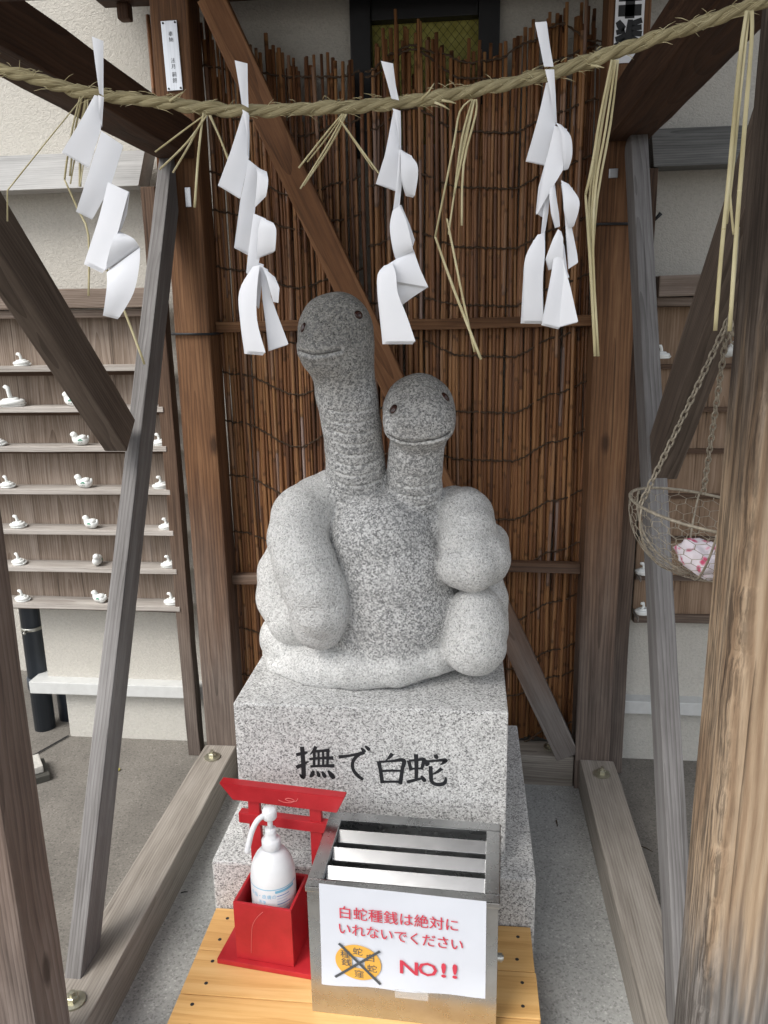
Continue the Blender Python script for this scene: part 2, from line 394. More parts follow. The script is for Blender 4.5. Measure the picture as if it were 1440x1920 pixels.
def make_misc():
    # rice paper
    m = Mat('washi_paper', .85, 0, .15); o = m.obj()
    m.col(m.ramp(m.noise(o, 30, 3), [(.3, (.80, .815, .85)), (.7, (.83, .84, .87))])); m.bump(m.noise(o, 60, 3), .12, .001)
    paper = m.m
    m = Mat('notice_paper', .6, 0, .3); o = m.obj()
    m.col(m.ramp(m.noise(o, 6, 3), [(.3, (.58, .605, .66)), (.7, (.63, .655, .71))])); m.bump(m.noise(o, 14, 3), .25, .004)
    notice = m.m
    m = Mat('straw', .7, 0, .3); o = m.obj()
    f = m.noise(m.scale(o, (1, 1, .15), m.rnd()), 90, 4)
    m.col(m.ramp(f, [(.3, (.40, .34, .18)), (.6, (.58, .52, .32)), (.75, (.66, .61, .42))])); straw = m.m
    m = Mat('straw_rope', .8, 0, .2); uv = m.n('TexCoord').outputs['UV']
    f = m.noise(m.scale(uv, (14, 14, 1)), 3, 4, .6); b = m.noise(m.obj(), 35, 3)
    c = m.ramp(f, [(.28, (.16, .125, .06)), (.5, (.38, .325, .185)), (.72, (.56, .50, .32))])
    m.col(m.mix(.6, c, m.ramp(b, [(.3, .7), (.7, 1.0)]), 'MULTIPLY')); m.bump(f, .8, .0016); rope = m.m
    m = Mat('stainless', .2, 1.0); o = m.obj()
    s = m.noise(o, 22, 5, .65); d = m.noise(m.scale(o, (1, 1, 1)), 300, 2)
    m.col(m.ramp(s, [(.3, (.47, .475, .475)), (.7, (.57, .575, .575))])); m.rough(m.ramp(s, [(.3, .20), (.62, .33)])); m.bump(d, .02, .0005)
    steel = m.m
    m = Mat('slat_steel', .25, 1.0); o = m.obj()
    s = m.noise(o, 26, 5, .7)
    m.col(m.ramp(s, [(.3, (.38, .385, .39)), (.7, (.46, .465, .47))])); slat = m.m
    m = Mat('red_lacquer', .38, 0, .45); o = m.obj()
    s = m.noise(o, 14, 5, .65); k = m.ramp(m.noise(m.scale(o, (1, 1, .4)), 60, 3, .6), [(.24, 1.0), (.28, 0.0)])
    c = m.ramp(s, [(.3, (.36, .012, .018)), (.7, (.50, .022, .03))])
    e2 = m.ramp(m.noise(m.scale(o, (1, 1, 1)), 130, 4, .7), [(.30, 1.0), (.36, 0.0)])
    c = m.mix(m.math('MULTIPLY', e2, .25), c, (.22, .01, .012))
    m.col(m.mix(m.math('MULTIPLY', k, .35), c, (.55, .22, .2))); m.rough(m.ramp(s, [(.3, .28), (.7, .5)])); red = m.m
    m = Mat('reed_cane', .45, 0, .4); o, r = m.obj(), m.rnd()
    z = m.n('SeparateXYZ'); m.l(o, z.inputs[0])
    zz = m.math('MULTIPLY', z.outputs[2], 4.6)
    zz = m.math('ADD', zz, m.math('MULTIPLY', r, 37))
    cellr = m.n('TexWhiteNoise', noise_dimensions='2D'); cb = m.n('CombineXYZ')
    m.l(m.math('FLOOR', zz), cb.inputs[0]); m.l(m.math('MULTIPLY', r, 91), cb.inputs[1]); m.l(cb.outputs[0], cellr.inputs['Vector'])
    st = m.noise(m.scale(o, (1, 1, .06), r), 130, 4, .6)
    t = m.math('ADD', m.math('MULTIPLY', cellr.outputs[0], .3), m.math('ADD', m.math('MULTIPLY', r, .42), m.math('MULTIPLY', st, .3)))
    c = m.ramp(t, [(.12, (.06, .028, .016)), (.32, (.16, .070, .033)), (.52, (.275, .125, .052)), (.70, (.37, .19, .08)), (.82, (.27, .18, .145)), (.95, (.45, .37, .34))])
    fr = m.math('FRACT', zz)
    nd = m.ramp(fr, [(0.0, .45), (.03, .5), (.05, 1.0), (.975, 1.0), (1.0, .45)])
    m.col(m.mix(.8, c, nd, 'MULTIPLY')); reed = m.m
    m = Mat('wired_glass', .18, 0, .5); o = m.n('NewGeometry').outputs['Position']
    vo = m.noise(o, 38, 3)
    m.col(m.ramp(vo, [(.3, (.27, .25, .06)), (.7, (.40, .38, .11))])); m.bump(vo, .3, .003); glass = m.m
    m = Mat('brushed_plate', .34, .85); o = m.obj()
    m.col(m.ramp(m.noise(m.scale(o, (60, 60, 1)), 6, 3), [(.3, (.50, .52, .55)), (.7, (.62, .64, .67))])); plate = m.m
    m = Mat('clear_film', .12, 0, .5); m.b.inputs['Transmission Weight'].default_value = 0; m.b.inputs['Alpha'].default_value = .22
    m.col((.8, .8, .78)); film = m.m
    m = Mat('flower_cloth', .9, 0, .1); o = m.obj()
    vo = m.n('TexVoronoi'); vo.inputs['Scale'].default_value = 55; m.l(o, vo.inputs['Vector'])
    m.col(m.ramp(m.math('ADD', vo.outputs['Distance'], m.math('MULTIPLY', m.noise(o, 90, 2), .3)), [(.30, (.60, .10, .19)), (.44, (.74, .36, .46)), (.56, (.80, .74, .79))])); cloth = m.m
    # front right post: bleached, torn surface with dark weathered furrows
    m = Mat('weathered_corner_post', .8, 0, .25); o = m.obj()
    wp = m.n('NewGeometry').outputs['Position']; sz = m.n('SeparateXYZ'); m.l(wp, sz.inputs[0])
    f1 = m.noise(m.scale(o, (1, 1, .045)), 120, 6, .7, .4); f2 = m.noise(m.scale(o, (1, 1, .045)), 44, 4, .6, .3); f3 = m.noise(m.scale(o, (1, 1, .3)), 9, 4, .6)
    sxx = m.n('SeparateXYZ'); m.l(o, sxx.inputs[0])
    wv = m.math('SINE', m.math('ADD', m.math('MULTIPLY', sxx.outputs[0], 420), m.math('MULTIPLY', m.noise(m.scale(o, (1, 1, .22)), 8, 2), 24)))
    g = m.math('ADD', m.math('ADD', m.math('MULTIPLY', f1, .4), m.math('MULTIPLY', f2, .42)), m.math('MULTIPLY', m.math('ADD', m.math('MULTIPLY', wv, .5), .5), .16))
    tan = m.ramp(g, [(.28, (.16, .105, .065)), (.40, (.28, .19, .12)), (.52, (.38, .275, .18)), (.68, (.48, .37, .26))])
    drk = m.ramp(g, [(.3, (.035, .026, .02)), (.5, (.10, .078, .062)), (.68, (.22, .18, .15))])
    gry = m.ramp(g, [(.3, (.07, .063, .056)), (.5, (.17, .155, .14)), (.7, (.30, .28, .26))])
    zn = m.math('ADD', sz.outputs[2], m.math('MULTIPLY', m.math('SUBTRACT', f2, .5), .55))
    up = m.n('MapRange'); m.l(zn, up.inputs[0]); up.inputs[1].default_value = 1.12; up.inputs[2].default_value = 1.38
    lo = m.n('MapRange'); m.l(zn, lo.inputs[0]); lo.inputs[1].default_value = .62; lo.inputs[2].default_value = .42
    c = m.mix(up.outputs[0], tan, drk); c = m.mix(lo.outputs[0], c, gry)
    fur = m.ramp(m.noise(m.scale(o, (1, 1, .02)), 60, 3, .55), [(.28, 1.0), (.34, 0.0)])
    c = m.mix(m.math('MULTIPLY', fur, .55), c, (.035, .026, .02))
    # the inner arris is torn: patches of charred-dark skin between bare fibres
    edge = m.n('MapRange'); m.l(sxx.outputs[0], edge.inputs[0]); edge.inputs[1].default_value = -.052; edge.inputs[2].default_value = -.026; edge.inputs[3].default_value = 1; edge.inputs[4].default_value = 0
    torn = m.ramp(m.noise(m.scale(o, (1, 1, .05)), 170, 5, .7), [(.44, 0.0), (.58, 1.0)])
    c = m.mix(m.math('MULTIPLY', m.math('MULTIPLY', edge.outputs[0], torn), .72), c, (.03, .022, .018))
    m.col(c); m.bump(m.math('SUBTRACT', m.math('MULTIPLY', f1, .8), fur), .6, .004); fpost = m.m
    return dict(paper=paper, notice=notice, straw=straw, rope=rope, steel=steel, slat=slat, red=red, reed=reed, glass=glass, plate=plate, film=film, cloth=cloth, fpost=fpost)
X = make_misc()
#STRUCTURE

# ================================================================== SETTING
def sheet(name, x0, y0, x1, y1, z, mat, label=None):
    o = from_data(name, [(x0, y0, z), (x1, y0, z), (x1, y1, z), (x0, y1, z)], [(0, 1, 2, 3)], mat)
    return tag(o, label, kind='structure')
sheet('ground', -60, -60, 60, 60, 0, m_ground, 'grey brown concrete yard around the shelter')
sheet('concrete_pad', -.727, .9, .352, 2.21, .004, m_pad, 'smooth pale concrete slab inside the timber sills')
# shrinkage joint running out from the corner of the house
jv = [Vector((-1.40, 2.388, .0045)), Vector((-1.55, 2.02, .0045)), Vector((-1.85, 1.55, .0045))]
v, f = [], []
for i, p in enumerate(jv):
    v += [p+Vector((-.004, 0, 0)), p+Vector((.004, 0, 0))]
    if i: f.append((2*i-2, 2*i-1, 2*i+1, 2*i))
tag(from_data('ground_joint', v, f, m_black), 'dark joint line in the yard concrete', kind='structure')

# house wall behind
house = thing('house_wall', (0, 2.40, 0), 'cream stucco house wall with white ledge standing behind the shelter', 'wall')
WX0, WX1 = -1.455, 7.0
bm = bmesh.new()
wx0, wx1, wz0 = -.315, .068, 1.90     # window opening
add_box(bm, (WX0, 2.40, .225), (wx0, 2.6, 3.3)); add_box(bm, (wx1, 2.40, .225), (WX1, 2.6, 3.3))
add_box(bm, (wx0, 2.40, .225), (wx1, 2.6, wz0)); add_box(bm, (wx0, 2.40, 2.75), (wx1, 2.6, 3.3))
from_bm('stucco_face', bm, m_stucco, house)
box('foundation', (-1.395, 2.392, -.02), (WX1, 2.6, .182), m_found, house, .004)
box('ledge', (-1.50, 2.352, .182), (WX1, 2.60, .226), m_ledge, house, .003)
win = thing('window', (-.12, 2.4, 2.3), None, None); win.parent = house; win.location = (-.12, 0, 2.3)
def wpart(name, lo, hi, mat, bev=.003):
    bm = bmesh.new(); add_box(bm, lo, hi, bev)
    me = bpy.data.meshes.new(name); bm.to_mesh(me); bm.free(); me.transform(Matrix.Translation((.12, -2.40, -2.3))); me.materials.append(mat)
    o = bpy.data.objects.new(name, me); C.objects.link(o); o.parent = win; return o
wpart('frame', (wx0-.012, 2.375, wz0-.03), (wx0+.045, 2.46, 2.78), m_black)
wpart('frame', (wx1-.045, 2.375, wz0-.03), (wx1+.012, 2.46, 2.78), m_black)
wpart('frame', (wx0+.045, 2.375, 2.70), (wx1-.045, 2.46, 2.78), m_black)
wpart('rail', (wx0+.045, 2.385, 2.215), (wx1-.045, 2.46, 2.275), m_black)
wpart('pane', (wx0+.045, 2.42, wz0-.02), (wx1-.045, 2.428, 2.70), X['glass'], 0)
# wire net in the glass
vf = []
for s in (1, -1):
    for i in range(-16, 24):
        x0 = wx0+i*.022
        a = Vector((x0, 2.4185, 2.03)); L = .20
        b = a+Vector((s*L, 0, L*1.15))
        # clip to the pane
        t0, t1 = 0.0, 1.0
        dx = b.x-a.x
        for lim, sg in ((wx0+.047, 1), (wx1-.047, -1)):
            da, db = (a.x-lim)*sg, (b.x-lim)*sg
            if da < 0 and db < 0: t0 = 2
            elif da < 0: t0 = max(t0, da/(da-db))
            elif db < 0: t1 = min(t1, da/(da-db))
        if t0 < t1: vf.append(tube_data([a+(b-a)*t0, a+(b-a)*t1], .0005, 3, False))
v, f = merge(vf)
me = bpy.data.meshes.new('wire_net'); me.from_pydata([tuple(p-Vector((-.12, 2.4, 2.3))) for p in v], [], f); me.materials.append(m_ink)
o = bpy.data.objects.new('wire_net', me); C.objects.link(o); o.parent = win; o['kind'] = 'stuff'
# nail hook on the wall to the right
hk = atY(1236, 405, 2.385)
tag(tube('wall_hook', [hk+Vector((-.03, .012, -.025)), hk+Vector((-.012, -.006, -.01)), hk+Vector((.002, -.012, .006))], [.004, .004, .006], m_black, origin=hk),
    'small black hook sticking out of the stucco wall right of the shelter', 'hook')
# recessed house corner to the left with pipes
rec = thing('side_wall', (-3.0, 2.9, 0), 'shaded set back stucco wall left of the drainpipe', 'wall')
box('stucco_face', (-7, 2.9, 0), (-1.46, 3.05, 3.3), m_stucco, rec, 0)
def drain(name, x, y, r, z1, label, collar):
    t = thing(name, (x, y, 0), label, 'drainpipe')
    v, f = lathe_data([(r, 0), (r, z1)], (x, y, 0), 20); from_data('pipe', v, f, m_pipe, t, True)
    for z in collar:
        v, f = lathe_data([(r, z), (r+.004, z+.002), (r+.004, z+.045), (r, z+.047)], (x, y, 0), 20); from_data('collar', v, f, m_pipe, t, True)
    return t
dp = drain('drainpipe', -1.518, 2.445, .036, 3.2, 'tall dark drainpipe with a steel clip at the left house corner', (.16,))
v, f = lathe_data([(.0375, .385), (.0375, .397)], (-1.518, 2.445, 0), 20); from_data('clip', v, f, m_steelb, dp, True)
tube('clip_bolt', [(-1.518, 2.407, .39), (-1.518, 2.39, .386)], .005, m_steelb, dp)
drain('drain_stub', -1.462, 2.53, .042, .2, 'short thick dark pipe stub under the white ledge', ())
m_slab = plain('dark_slab', (.06, .058, .05), .7)  # even dark grey for the slab under the pale block
sb = thing('stepping_block', (-1.40, 2.14, 0), 'pale concrete block lying on a dark slab beside the left front post', 'block')
mt = Matrix.Translation((-1.40, 2.14, 0)) @ Matrix.Rotation(rad(38), 4, 'Z')
box('block', (-.16, -.045, .024), (.035, .045, .048), m_found, sb, .004, mt)
box('slab', (-.18, -.065, 0), (.05, .055, .023), m_slab, sb, .003, mt)

for nm, q, pts_, r_, mt_, lb in (('twig', (1215, 1595), ((1200, 1586), (1212, 1590), (1224, 1597)), .0013, m_twine, 'thin dark twig lying on the yard concrete behind the right sill'),
        ('twig', (1044, 1543), ((1043, 1538), (1044, 1543), (1045, 1549)), .0022, m_twine, 'short dark splinter lying on the pale slab right of the granite plinth'),
        ('twig', (346, 1672), ((339, 1674), (346, 1672), (352, 1672)), .0014, m_ink, 'short black splinter lying on the pale slab left of the granite plinth')):
    zz = .0062 if pts_[0][0] in (1043, 339) else .0022
    tag(tube(nm, [atZ(x, y, zz) for x, y in pts_], [r_, r_, r_*.6], mt_, None, 5, origin=atZ(*q, zz)), lb, 'twig')
p = atZ(222, 1443, .004)
bm = bmesh.new(); bmesh.ops.create_uvsphere(bm, u_segments=8, v_segments=5, radius=1)
bmesh.ops.transform(bm, matrix=Matrix.Translation(p) @ Matrix.Diagonal((.006, .009, .0035, 1)), verts=bm.verts)
tag(from_bm('fallen_petal', bm, plain('yellow_petal', (.55, .50, .12), .6), None, True, origin=p), 'tiny yellow petal lying on the yard concrete behind the left strut', 'petal')

# ================================================================== SHELTER
sh = thing('timber_shelter', (-.19, 1.6, 0), 'open timber shrine shelter of brown posts with diagonal braces and grey sills', 'shelter')
LX, RX, FY, BY = -.772, .396, 1.067, 2.25
def post(x, y, mat, w=.103, top=2.34, z0=0.0, wob=.001):
    return timber('post', (x, y, z0), (x, y, top), w, w, (1, 0, 0), mat, sh, .006, wob)
post(LX, BY, m_post); post(.3885, BY, m_post)
post(LX, FY, m_lpost)
# right front post: broad, torn and bleached
def weathered_post():
    w, d, H = .112, .106, 2.34
    nz, pts = 150, []
    ring = []
    for i in range(9): ring.append((-w/2+w*i/8, -d/2))
    for i in range(1, 9): ring.append((w/2, -d/2+d*i/8))
    for i in range(1, 9): ring.append((w/2-w*i/8, d/2))
    for i in range(1, 8): ring.append((-w/2, d/2-d*i/8))
    n = len(ring); v = []
    from mathutils import noise as mn
    for k in range(nz+1):
        z = H*k/nz
        for i, (x, y) in enumerate(ring):
            q = Vector((x*60, y*60, z*5))
            a = mn.noise(q)*.0022 + mn.noise(Vector((x*160, y*160, z*16)))*.0012
            corner = max(0, 1-math.hypot(x+w/2, y+d/2)/.03)      # torn inner arris
            tear = corner*(.006+.008*max(0, mn.noise(Vector((3.1, 7.7, z*9))))+.006*mn.noise(Vector((1.3, 2.2, z*31))))
            s = 1-(.0+tear/.06)
            fl = 1+.10*max(0, 1-abs(z-.12)/.9)*0
            v.append((x*s*fl+a*(1 if x > 0 else -1)*.6, y*s-a, z))
    f = []
    for k in range(nz):
        for i in range(n):
            j = (i+1) % n; f.append((k*n+i, k*n+j, (k+1)*n+j, (k+1)*n+i))
    me = bpy.data.meshes.new('post'); me.from_pydata(v, [], f); me.materials.append(X['fpost'])
    o = bpy.data.objects.new('post', me); C.objects.link(o); o.parent = sh
    o.location = Vector((.408, 1.056, 0))-sh.location
    o['label'] = 'bleached and torn right front post'
weathered_post()
# sills
timber('ground_sill', (-.776, .75, .053), (-.776, 2.198, .053), .101, .105, (1, 0, 0), m_sill, sh)
timber('ground_sill', (.402, .75, .053), (.402, 2.198, .053), .101, .105, (1, 0, 0), m_sill, sh)
timber('ground_sill', (-.719, 2.255, .053), (.336, 2.255, .053), .09, .105, (0, 1, 0), m_sill, sh)
# headers
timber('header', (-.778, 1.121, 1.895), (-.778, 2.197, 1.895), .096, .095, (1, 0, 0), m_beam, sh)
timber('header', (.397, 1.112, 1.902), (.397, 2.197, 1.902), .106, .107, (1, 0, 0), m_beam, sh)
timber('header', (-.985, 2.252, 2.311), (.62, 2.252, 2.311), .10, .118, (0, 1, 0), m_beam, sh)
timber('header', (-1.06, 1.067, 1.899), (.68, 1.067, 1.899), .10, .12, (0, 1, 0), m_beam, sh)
# bracket peg under the end of the rear header
box('peg', (-.938, 2.262, 2.213), (-.905, 2.296, 2.254), m_beam, sh, .006)
# side bracing
dz = Vector((0, .42, 1.0)).normalized()
def incl(name, x, y0, z0, y1, z1, wx, wy, mat):
    return timber(name, (x, y0, z0), (x, y1, z1), wx, wy, (1, 0, 0), mat, sh, .003, .0003)
incl('brace', -.8035, 1.306, .085, 2.226, 1.852, .036, .080, m_strut)
incl('brace', .4125, 1.235, .085, 2.175, 1.852, .040, .080, m_strut)
incl('brace', -.8155, 1.13, 1.79, 1.772, 1.165, .054, .092, m_knee)
incl('brace', .4265, 1.12, 1.79, 1.755, 1.105, .054, .092, m_knee)
# rear diagonal
b = timber('brace', (-.665, 2.222, 2.235), (.318, 2.222, .108), .072, .042, (1, 0, .45), m_brace, sh, .003)
# rails across the back
rl = lambda z0, z1, xa, xb: timber('rail', (xa, 2.262, z0), (xb, 2.262, z1), .030, .030, (0, 1, 0), m_post, sh, .002)
rl(1.408, 1.408, -.719, .336)
rl(.648, .652, -.719, -.25); rl(.700, .700, -.10, .336)
# unseen roof boards and rafters, set low and forward to darken the upper shelter
for k in range(8):
    y0 = .0+k*.33
    box('roof_board', (-1.12, y0, 2.52), (.74, y0+.325, 2.538), m_roof, sh, .002)
for xx in (-.95, -.45, .05, .55):
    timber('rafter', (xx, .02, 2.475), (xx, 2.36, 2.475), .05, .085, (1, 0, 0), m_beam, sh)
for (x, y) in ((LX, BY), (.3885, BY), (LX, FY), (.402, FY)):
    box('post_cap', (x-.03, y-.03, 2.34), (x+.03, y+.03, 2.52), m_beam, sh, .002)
# anchor bolts with washers
def bolt(p):
    x, y, z = p
    v, f = lathe_data([(.0, .0), (.0245, .0), (.0245, .004), (.016, .0055), (.0, .0055)], p, 20)
    wsh = from_data('bolt', v, f, m_brass, sh, False)
    v, f = lathe_data([(.0125, .0055), (.0125, .014), (.010, .0155), (.0, .0155)], p, 6); from_data('nut', v, f, m_brass, wsh)
    v, f = lathe_data([(.006, .0155), (.006, .024), (.0, .0245)], p, 10); from_data('threaded_end', v, f, m_brass, wsh)
for q in ((398, 1420), (1128, 1452), (1034, 1402), (137, 1878)):
    pt = atZ(*q, .1062); bolt((pt.x, pt.y, .1062))
# screws and cable ties
def screw(x, y, Y, r=.004):
    p = atY(x, y, Y); v, f = tube_data([p, p+Vector((0, -.003, 0))], [r, r*.7], 8); from_data('screw', v, f, m_steelb, sh, True)
screw(310, 330, 2.165, .005); screw(1193, 307, 2.10, .005)
def tie(z, x0, x1, y0, y1, rr=.0035):
    pts = [(x0, y0, z), (x1, y0, z-.002), (x1, y1, z), (x0, y1, z), (x0, y0, z)]
    dd = []
    for i in range(4): dd.append(tube_data([pts[i], pts[i+1]], rr, 6))
    v, f = merge(dd); from_data('binding_wire', v, f, m_ink, sh, True)
e = .0055
tie(1.392, LX-.0515-e, LX+.0515+e, BY-.0515-e, BY+.0515+e); tie(1.652, .3885-.0515-e, .3885+.0515+e, BY-.0515-e, BY+.0515+e)
# small foil tag and plates on the posts
p = atY(353, 372, 2.196); box('tag_plate', (p.x-.008, 2.194, p.z-.022), (p.x+.008, 2.199, p.z+.028), X['plate'], sh, .001)
p = atY(1150, 325, 2.196); box('tag_plate', (p.x-.011, 2.193, p.z-.011), (p.x+.011, 2.199, p.z+.011), X['plate'], sh, .001)

# ------------------------------------------------------------------ text helper
def text_mesh(body, size, offset=0.0, res=2, align='CENTER', squash=1.0):
    cu = bpy.data.curves.new('lettering', 'FONT'); cu.body = body; cu.size = size; cu.resolution_u = res
    cu.align_x = align; cu.align_y = 'CENTER'; cu.offset = offset
    to = bpy.data.objects.new('lettering', cu); C.objects.link(to)
    dg = bpy.context.evaluated_depsgraph_get()
    me = bpy.data.meshes.new_from_object(to.evaluated_get(dg)); me.name = 'lettering'
    bpy.data.objects.remove(to); bpy.data.curves.remove(cu)
    me.materials.clear()
    return me
def place_text(body, size, mtx, mat, parent, name='lettering', offset=0.0, scale=(1, 1)):
    me = text_mesh(body, size, offset); me.transform(Matrix.Diagonal((scale[0], scale[1], 1, 1))); me.transform(mtx); 
    return link(name, me, mat, parent)
def stroke_poly(pts, sub=6):
    """brush stroke: list of (x, y, width) -> outline polygon strip"""
    P = catmull([(x, y, w_) for x, y, w_ in pts], sub) if len(pts) > 2 else [Vector(p) for p in pts]
    v, f = [], []
    for i, p in enumerate(P):
        t = P[min(i+1, len(P)-1)]-P[max(i-1, 0)]; t.z = 0
        if t.length < 1e-6: t = Vector((1, 0, 0))
        t.normalize(); nn = Vector((-t.y, t.x, 0)); h = p.z/2
        v += [Vector((p.x, p.y, 0))+nn*h, Vector((p.x, p.y, 0))-nn*h]
        if i: f.append((2*i-2, 2*i-1, 2*i+1, 2*i))
    return v, f
FRONT = Matrix(((1, 0, 0, 0), (0, 0, -1, 0), (0, 1, 0, 0), (0, 0, 0, 1)))   # text plane XY -> facing -Y

# ------------------------------------------------------------------ plates on the posts
pl = thing('name_plate', atY(322, 105, 2.197), 'silver metal name plate screwed to the left rear post', 'plate')
a, b2 = atY(304, 43, 2.195), atY(341, 166, 2.195)
pc = (a+b2)/2; mt = Matrix.Translation((pc.x, 2.1965, pc.z)) @ Matrix.Rotation(rad(-1.2), 4, 'Y')
box('plate', (-.0215, -.003, -.0825), (.0215, .0, .0825), X['plate'], pl, .0012, mt)
for sx in (-1, 1):
    for sz in (-1, 1):
        v, f = tube_data([mt @ Vector((sx*.016, -.003, sz*.077)), mt @ Vector((sx*.016, -.0045, sz*.077))], .0026, 8); from_data('screw', v, f, m_ink, pl)
for ch, z in (('奉', .050), ('納', .037), ('法', -.012), ('月', -.026), ('嗣', -.045), ('朗', -.059)):
    place_text(ch, .0125, mt @ Matrix.Translation((.002, -.0034, z)) @ FRONT, m_ink, pl)
# votive paper slip on the right rear post
sl = thing('votive_slip', atY(1180, 40, 2.197), 'white paper slip with thick black characters on the right rear post', 'slip')
a, b2 = atY(1156, 0, 2.196), atY(1203, 92, 2.196)
cx = (a.x+b2.x)/2; hw = .0345; zc = atY(1180, 24, 2.196).z
box('paper', (cx-hw, 2.1955, zc-.11), (cx+hw, 2.1975, zc+.16), X['paper'], sl, 0)
def poly_strokes(strokes, mtx, mat, parent, name='lettering', th=.0008):
    dd = [stroke_poly(s) for s in strokes]
    v, f = merge(dd)
    v = [mtx @ (p+Vector((0, 0, th+.00006*i/ max(1, len(v))*len(strokes)))) for i, p in enumerate(v)]
    return from_data(name, v, f, mat, parent)
g1 = [[(-22, 30, 20), (22, 30, 20)], [(-22, 4, 20), (22, 4, 20)], [(0, 46, 18), (0, -10, 18)], [(-17, 52, 12), (-14, 44, 8)], [(17, 52, 12), (14, 44, 8)]]
g2 = [[(-22, -14, 10), (-15, -24, 14), (-8, -28, 9)], [(-24, -34, 9), (-8, -30, 11)], [(-25, -46, 9), (-5, -40, 12)], [(-26, -58, 10), (-4, -48, 12)], [(2, -12, 10), (0, -40, 14), (-2, -60, 12)],
      [(4, -20, 10), (24, -14, 10)], [(4, -28, 10), (24, -26, 10)], [(4, -36, 10), (25, -38, 10)], [(4, -44, 11), (22, -54, 12)], [(2, -58, 10), (14, -66, 12)]]
k = .00125
poly_strokes(g1+g2, Matrix.Translation((cx, 2.1953, zc+.0)) @ Matrix.Scale(k, 4) @ FRONT, m_ink, sl, th=.3)

# ================================================================== RACKS with figurines
SH_Z = (1.302, 1.178, 1.056, .920, .788, .662, .535)
def rack(side):
    if side < 0:
        xa, xb, px_, mb, mf, nm = -2.05, -.94, -.908, m_rack, m_fascia, 'weathered wooden display rack with seven shelves of white figurines left of the shelter'
        xe = -.915
    else:
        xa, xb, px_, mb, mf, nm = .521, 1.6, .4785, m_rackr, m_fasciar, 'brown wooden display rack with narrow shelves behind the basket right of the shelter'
        xe = .523
    t = thing('display_rack', ((xa+xb)/2, 2.35, 0), nm, 'rack')
    timber('post', (px_, 2.322, 0), (px_, 2.322, 1.80), .043, .045, (1, 0, 0), m_thin, t, .003)
    lo, hi = (xa, xb) if side < 0 else (xb, xa)
    # top beam with a bevelled end
    x0, x1 = (xa, -.905) if side < 0 else (.476, xb)
    bm = bmesh.new(); add_box(bm, (x0, 2.298, 1.803), (x1, 2.375, 1.895))
    for v in bm.verts:
        if side < 0 and v.co.x > -1 and v.co.z < 1.85: v.co.x -= .028
        if side > 0 and v.co.x < .6 and v.co.z < 1.85: v.co.x += .012
    mtx = Matrix.Rotation(rad(90), 4, 'Y')
    me = bpy.data.meshes.new('top_beam'); bmesh.ops.transform(bm, matrix=Matrix.Translation((-(x0+x1)/2, -2.336, -1.85)), verts=bm.verts)
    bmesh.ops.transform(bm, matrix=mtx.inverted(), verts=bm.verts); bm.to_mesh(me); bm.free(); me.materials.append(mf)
    o = bpy.data.objects.new('top_beam', me); C.objects.link(o); o.parent = t; o.rotation_euler = mtx.to_euler(); o.location = Vector(((x0+x1)/2, 2.336, 1.85))-t.location
    timber('cap_rail', (xa, 2.335, 1.497), (xb+(.0 if side > 0 else .005), 2.335, 1.497), .075, .056, (0, 1, 0), m_caprail, t)
    timber('cap_rail', (xa, 2.345, 1.455), (xb-.01, 2.345, 1.455), .055, .024, (0, 1, 0), m_caprail, t)
    # back board of upright planks
    n = 7
    for i in range(n):
        a = xa+(xb-xa)*i/n; b3 = xa+(xb-xa)*(i+1)/n
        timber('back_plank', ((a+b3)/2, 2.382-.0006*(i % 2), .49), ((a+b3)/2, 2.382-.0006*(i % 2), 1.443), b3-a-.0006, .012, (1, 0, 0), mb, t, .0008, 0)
    timber('batten', (xa, 2.365, .505), (xb-.012, 2.365, .505), .02, .026, (0, 1, 0), m_thin, t)
    for k, z in enumerate(SH_Z):
        timber('shelf', (xa, 2.336, z-.009), (xe, 2.336, z-.009), .078, .016, (0, 1, 0), m_shelf, t, .0015, .0006)
        if side < 0 and k in (1, 5): pass
    for k, z in enumerate(SH_Z):
        timber('shelf_batten', (xa, 2.368, z-.026), (xb-.012, 2.368, z-.026), .014, .014, (0, 1, 0), m_thin, t, .001, 0)
    return t
rack(-1); rack(1)

def fig_coil():
    t = thing('coiled_figurine', (0, 0, 0), None, None)
    pts, rr = [], []
    for i in range(60):
        a = i/60*2*math.pi*2.6; s = i/60
        R = .0235*(1-s)**.8+.002
        pts.append((R*math.cos(a), R*math.sin(a)*.8, .0058+.0125*s)); rr.append(.0058*(1-.25*s)*min(1, .25+s*8))
    for q, r_ in (((-.001, -.001, .022), .0045), ((-.002, -.002, .029), .0042), ((-.005, -.003, .0345), .0055), ((-.010, -.003, .0345), .0048), ((-.0135, -.003, .0335), .0025)):
        pts.append(q); rr.append(r_)
    v, f = tube_data(pts, rr, 10); o = from_data('coiled_body', v, f, m_cer, t, True)
    v, f = lathe_data([(.022, 0), (.0255, .003), (.02, .008), (.008, .013), (0, .0135)], (0, 0, 0), 20); from_data('base', [Vector((p.x, p.y*.8, p.z)) for p in v], f, m_cer, t, True)
    return t
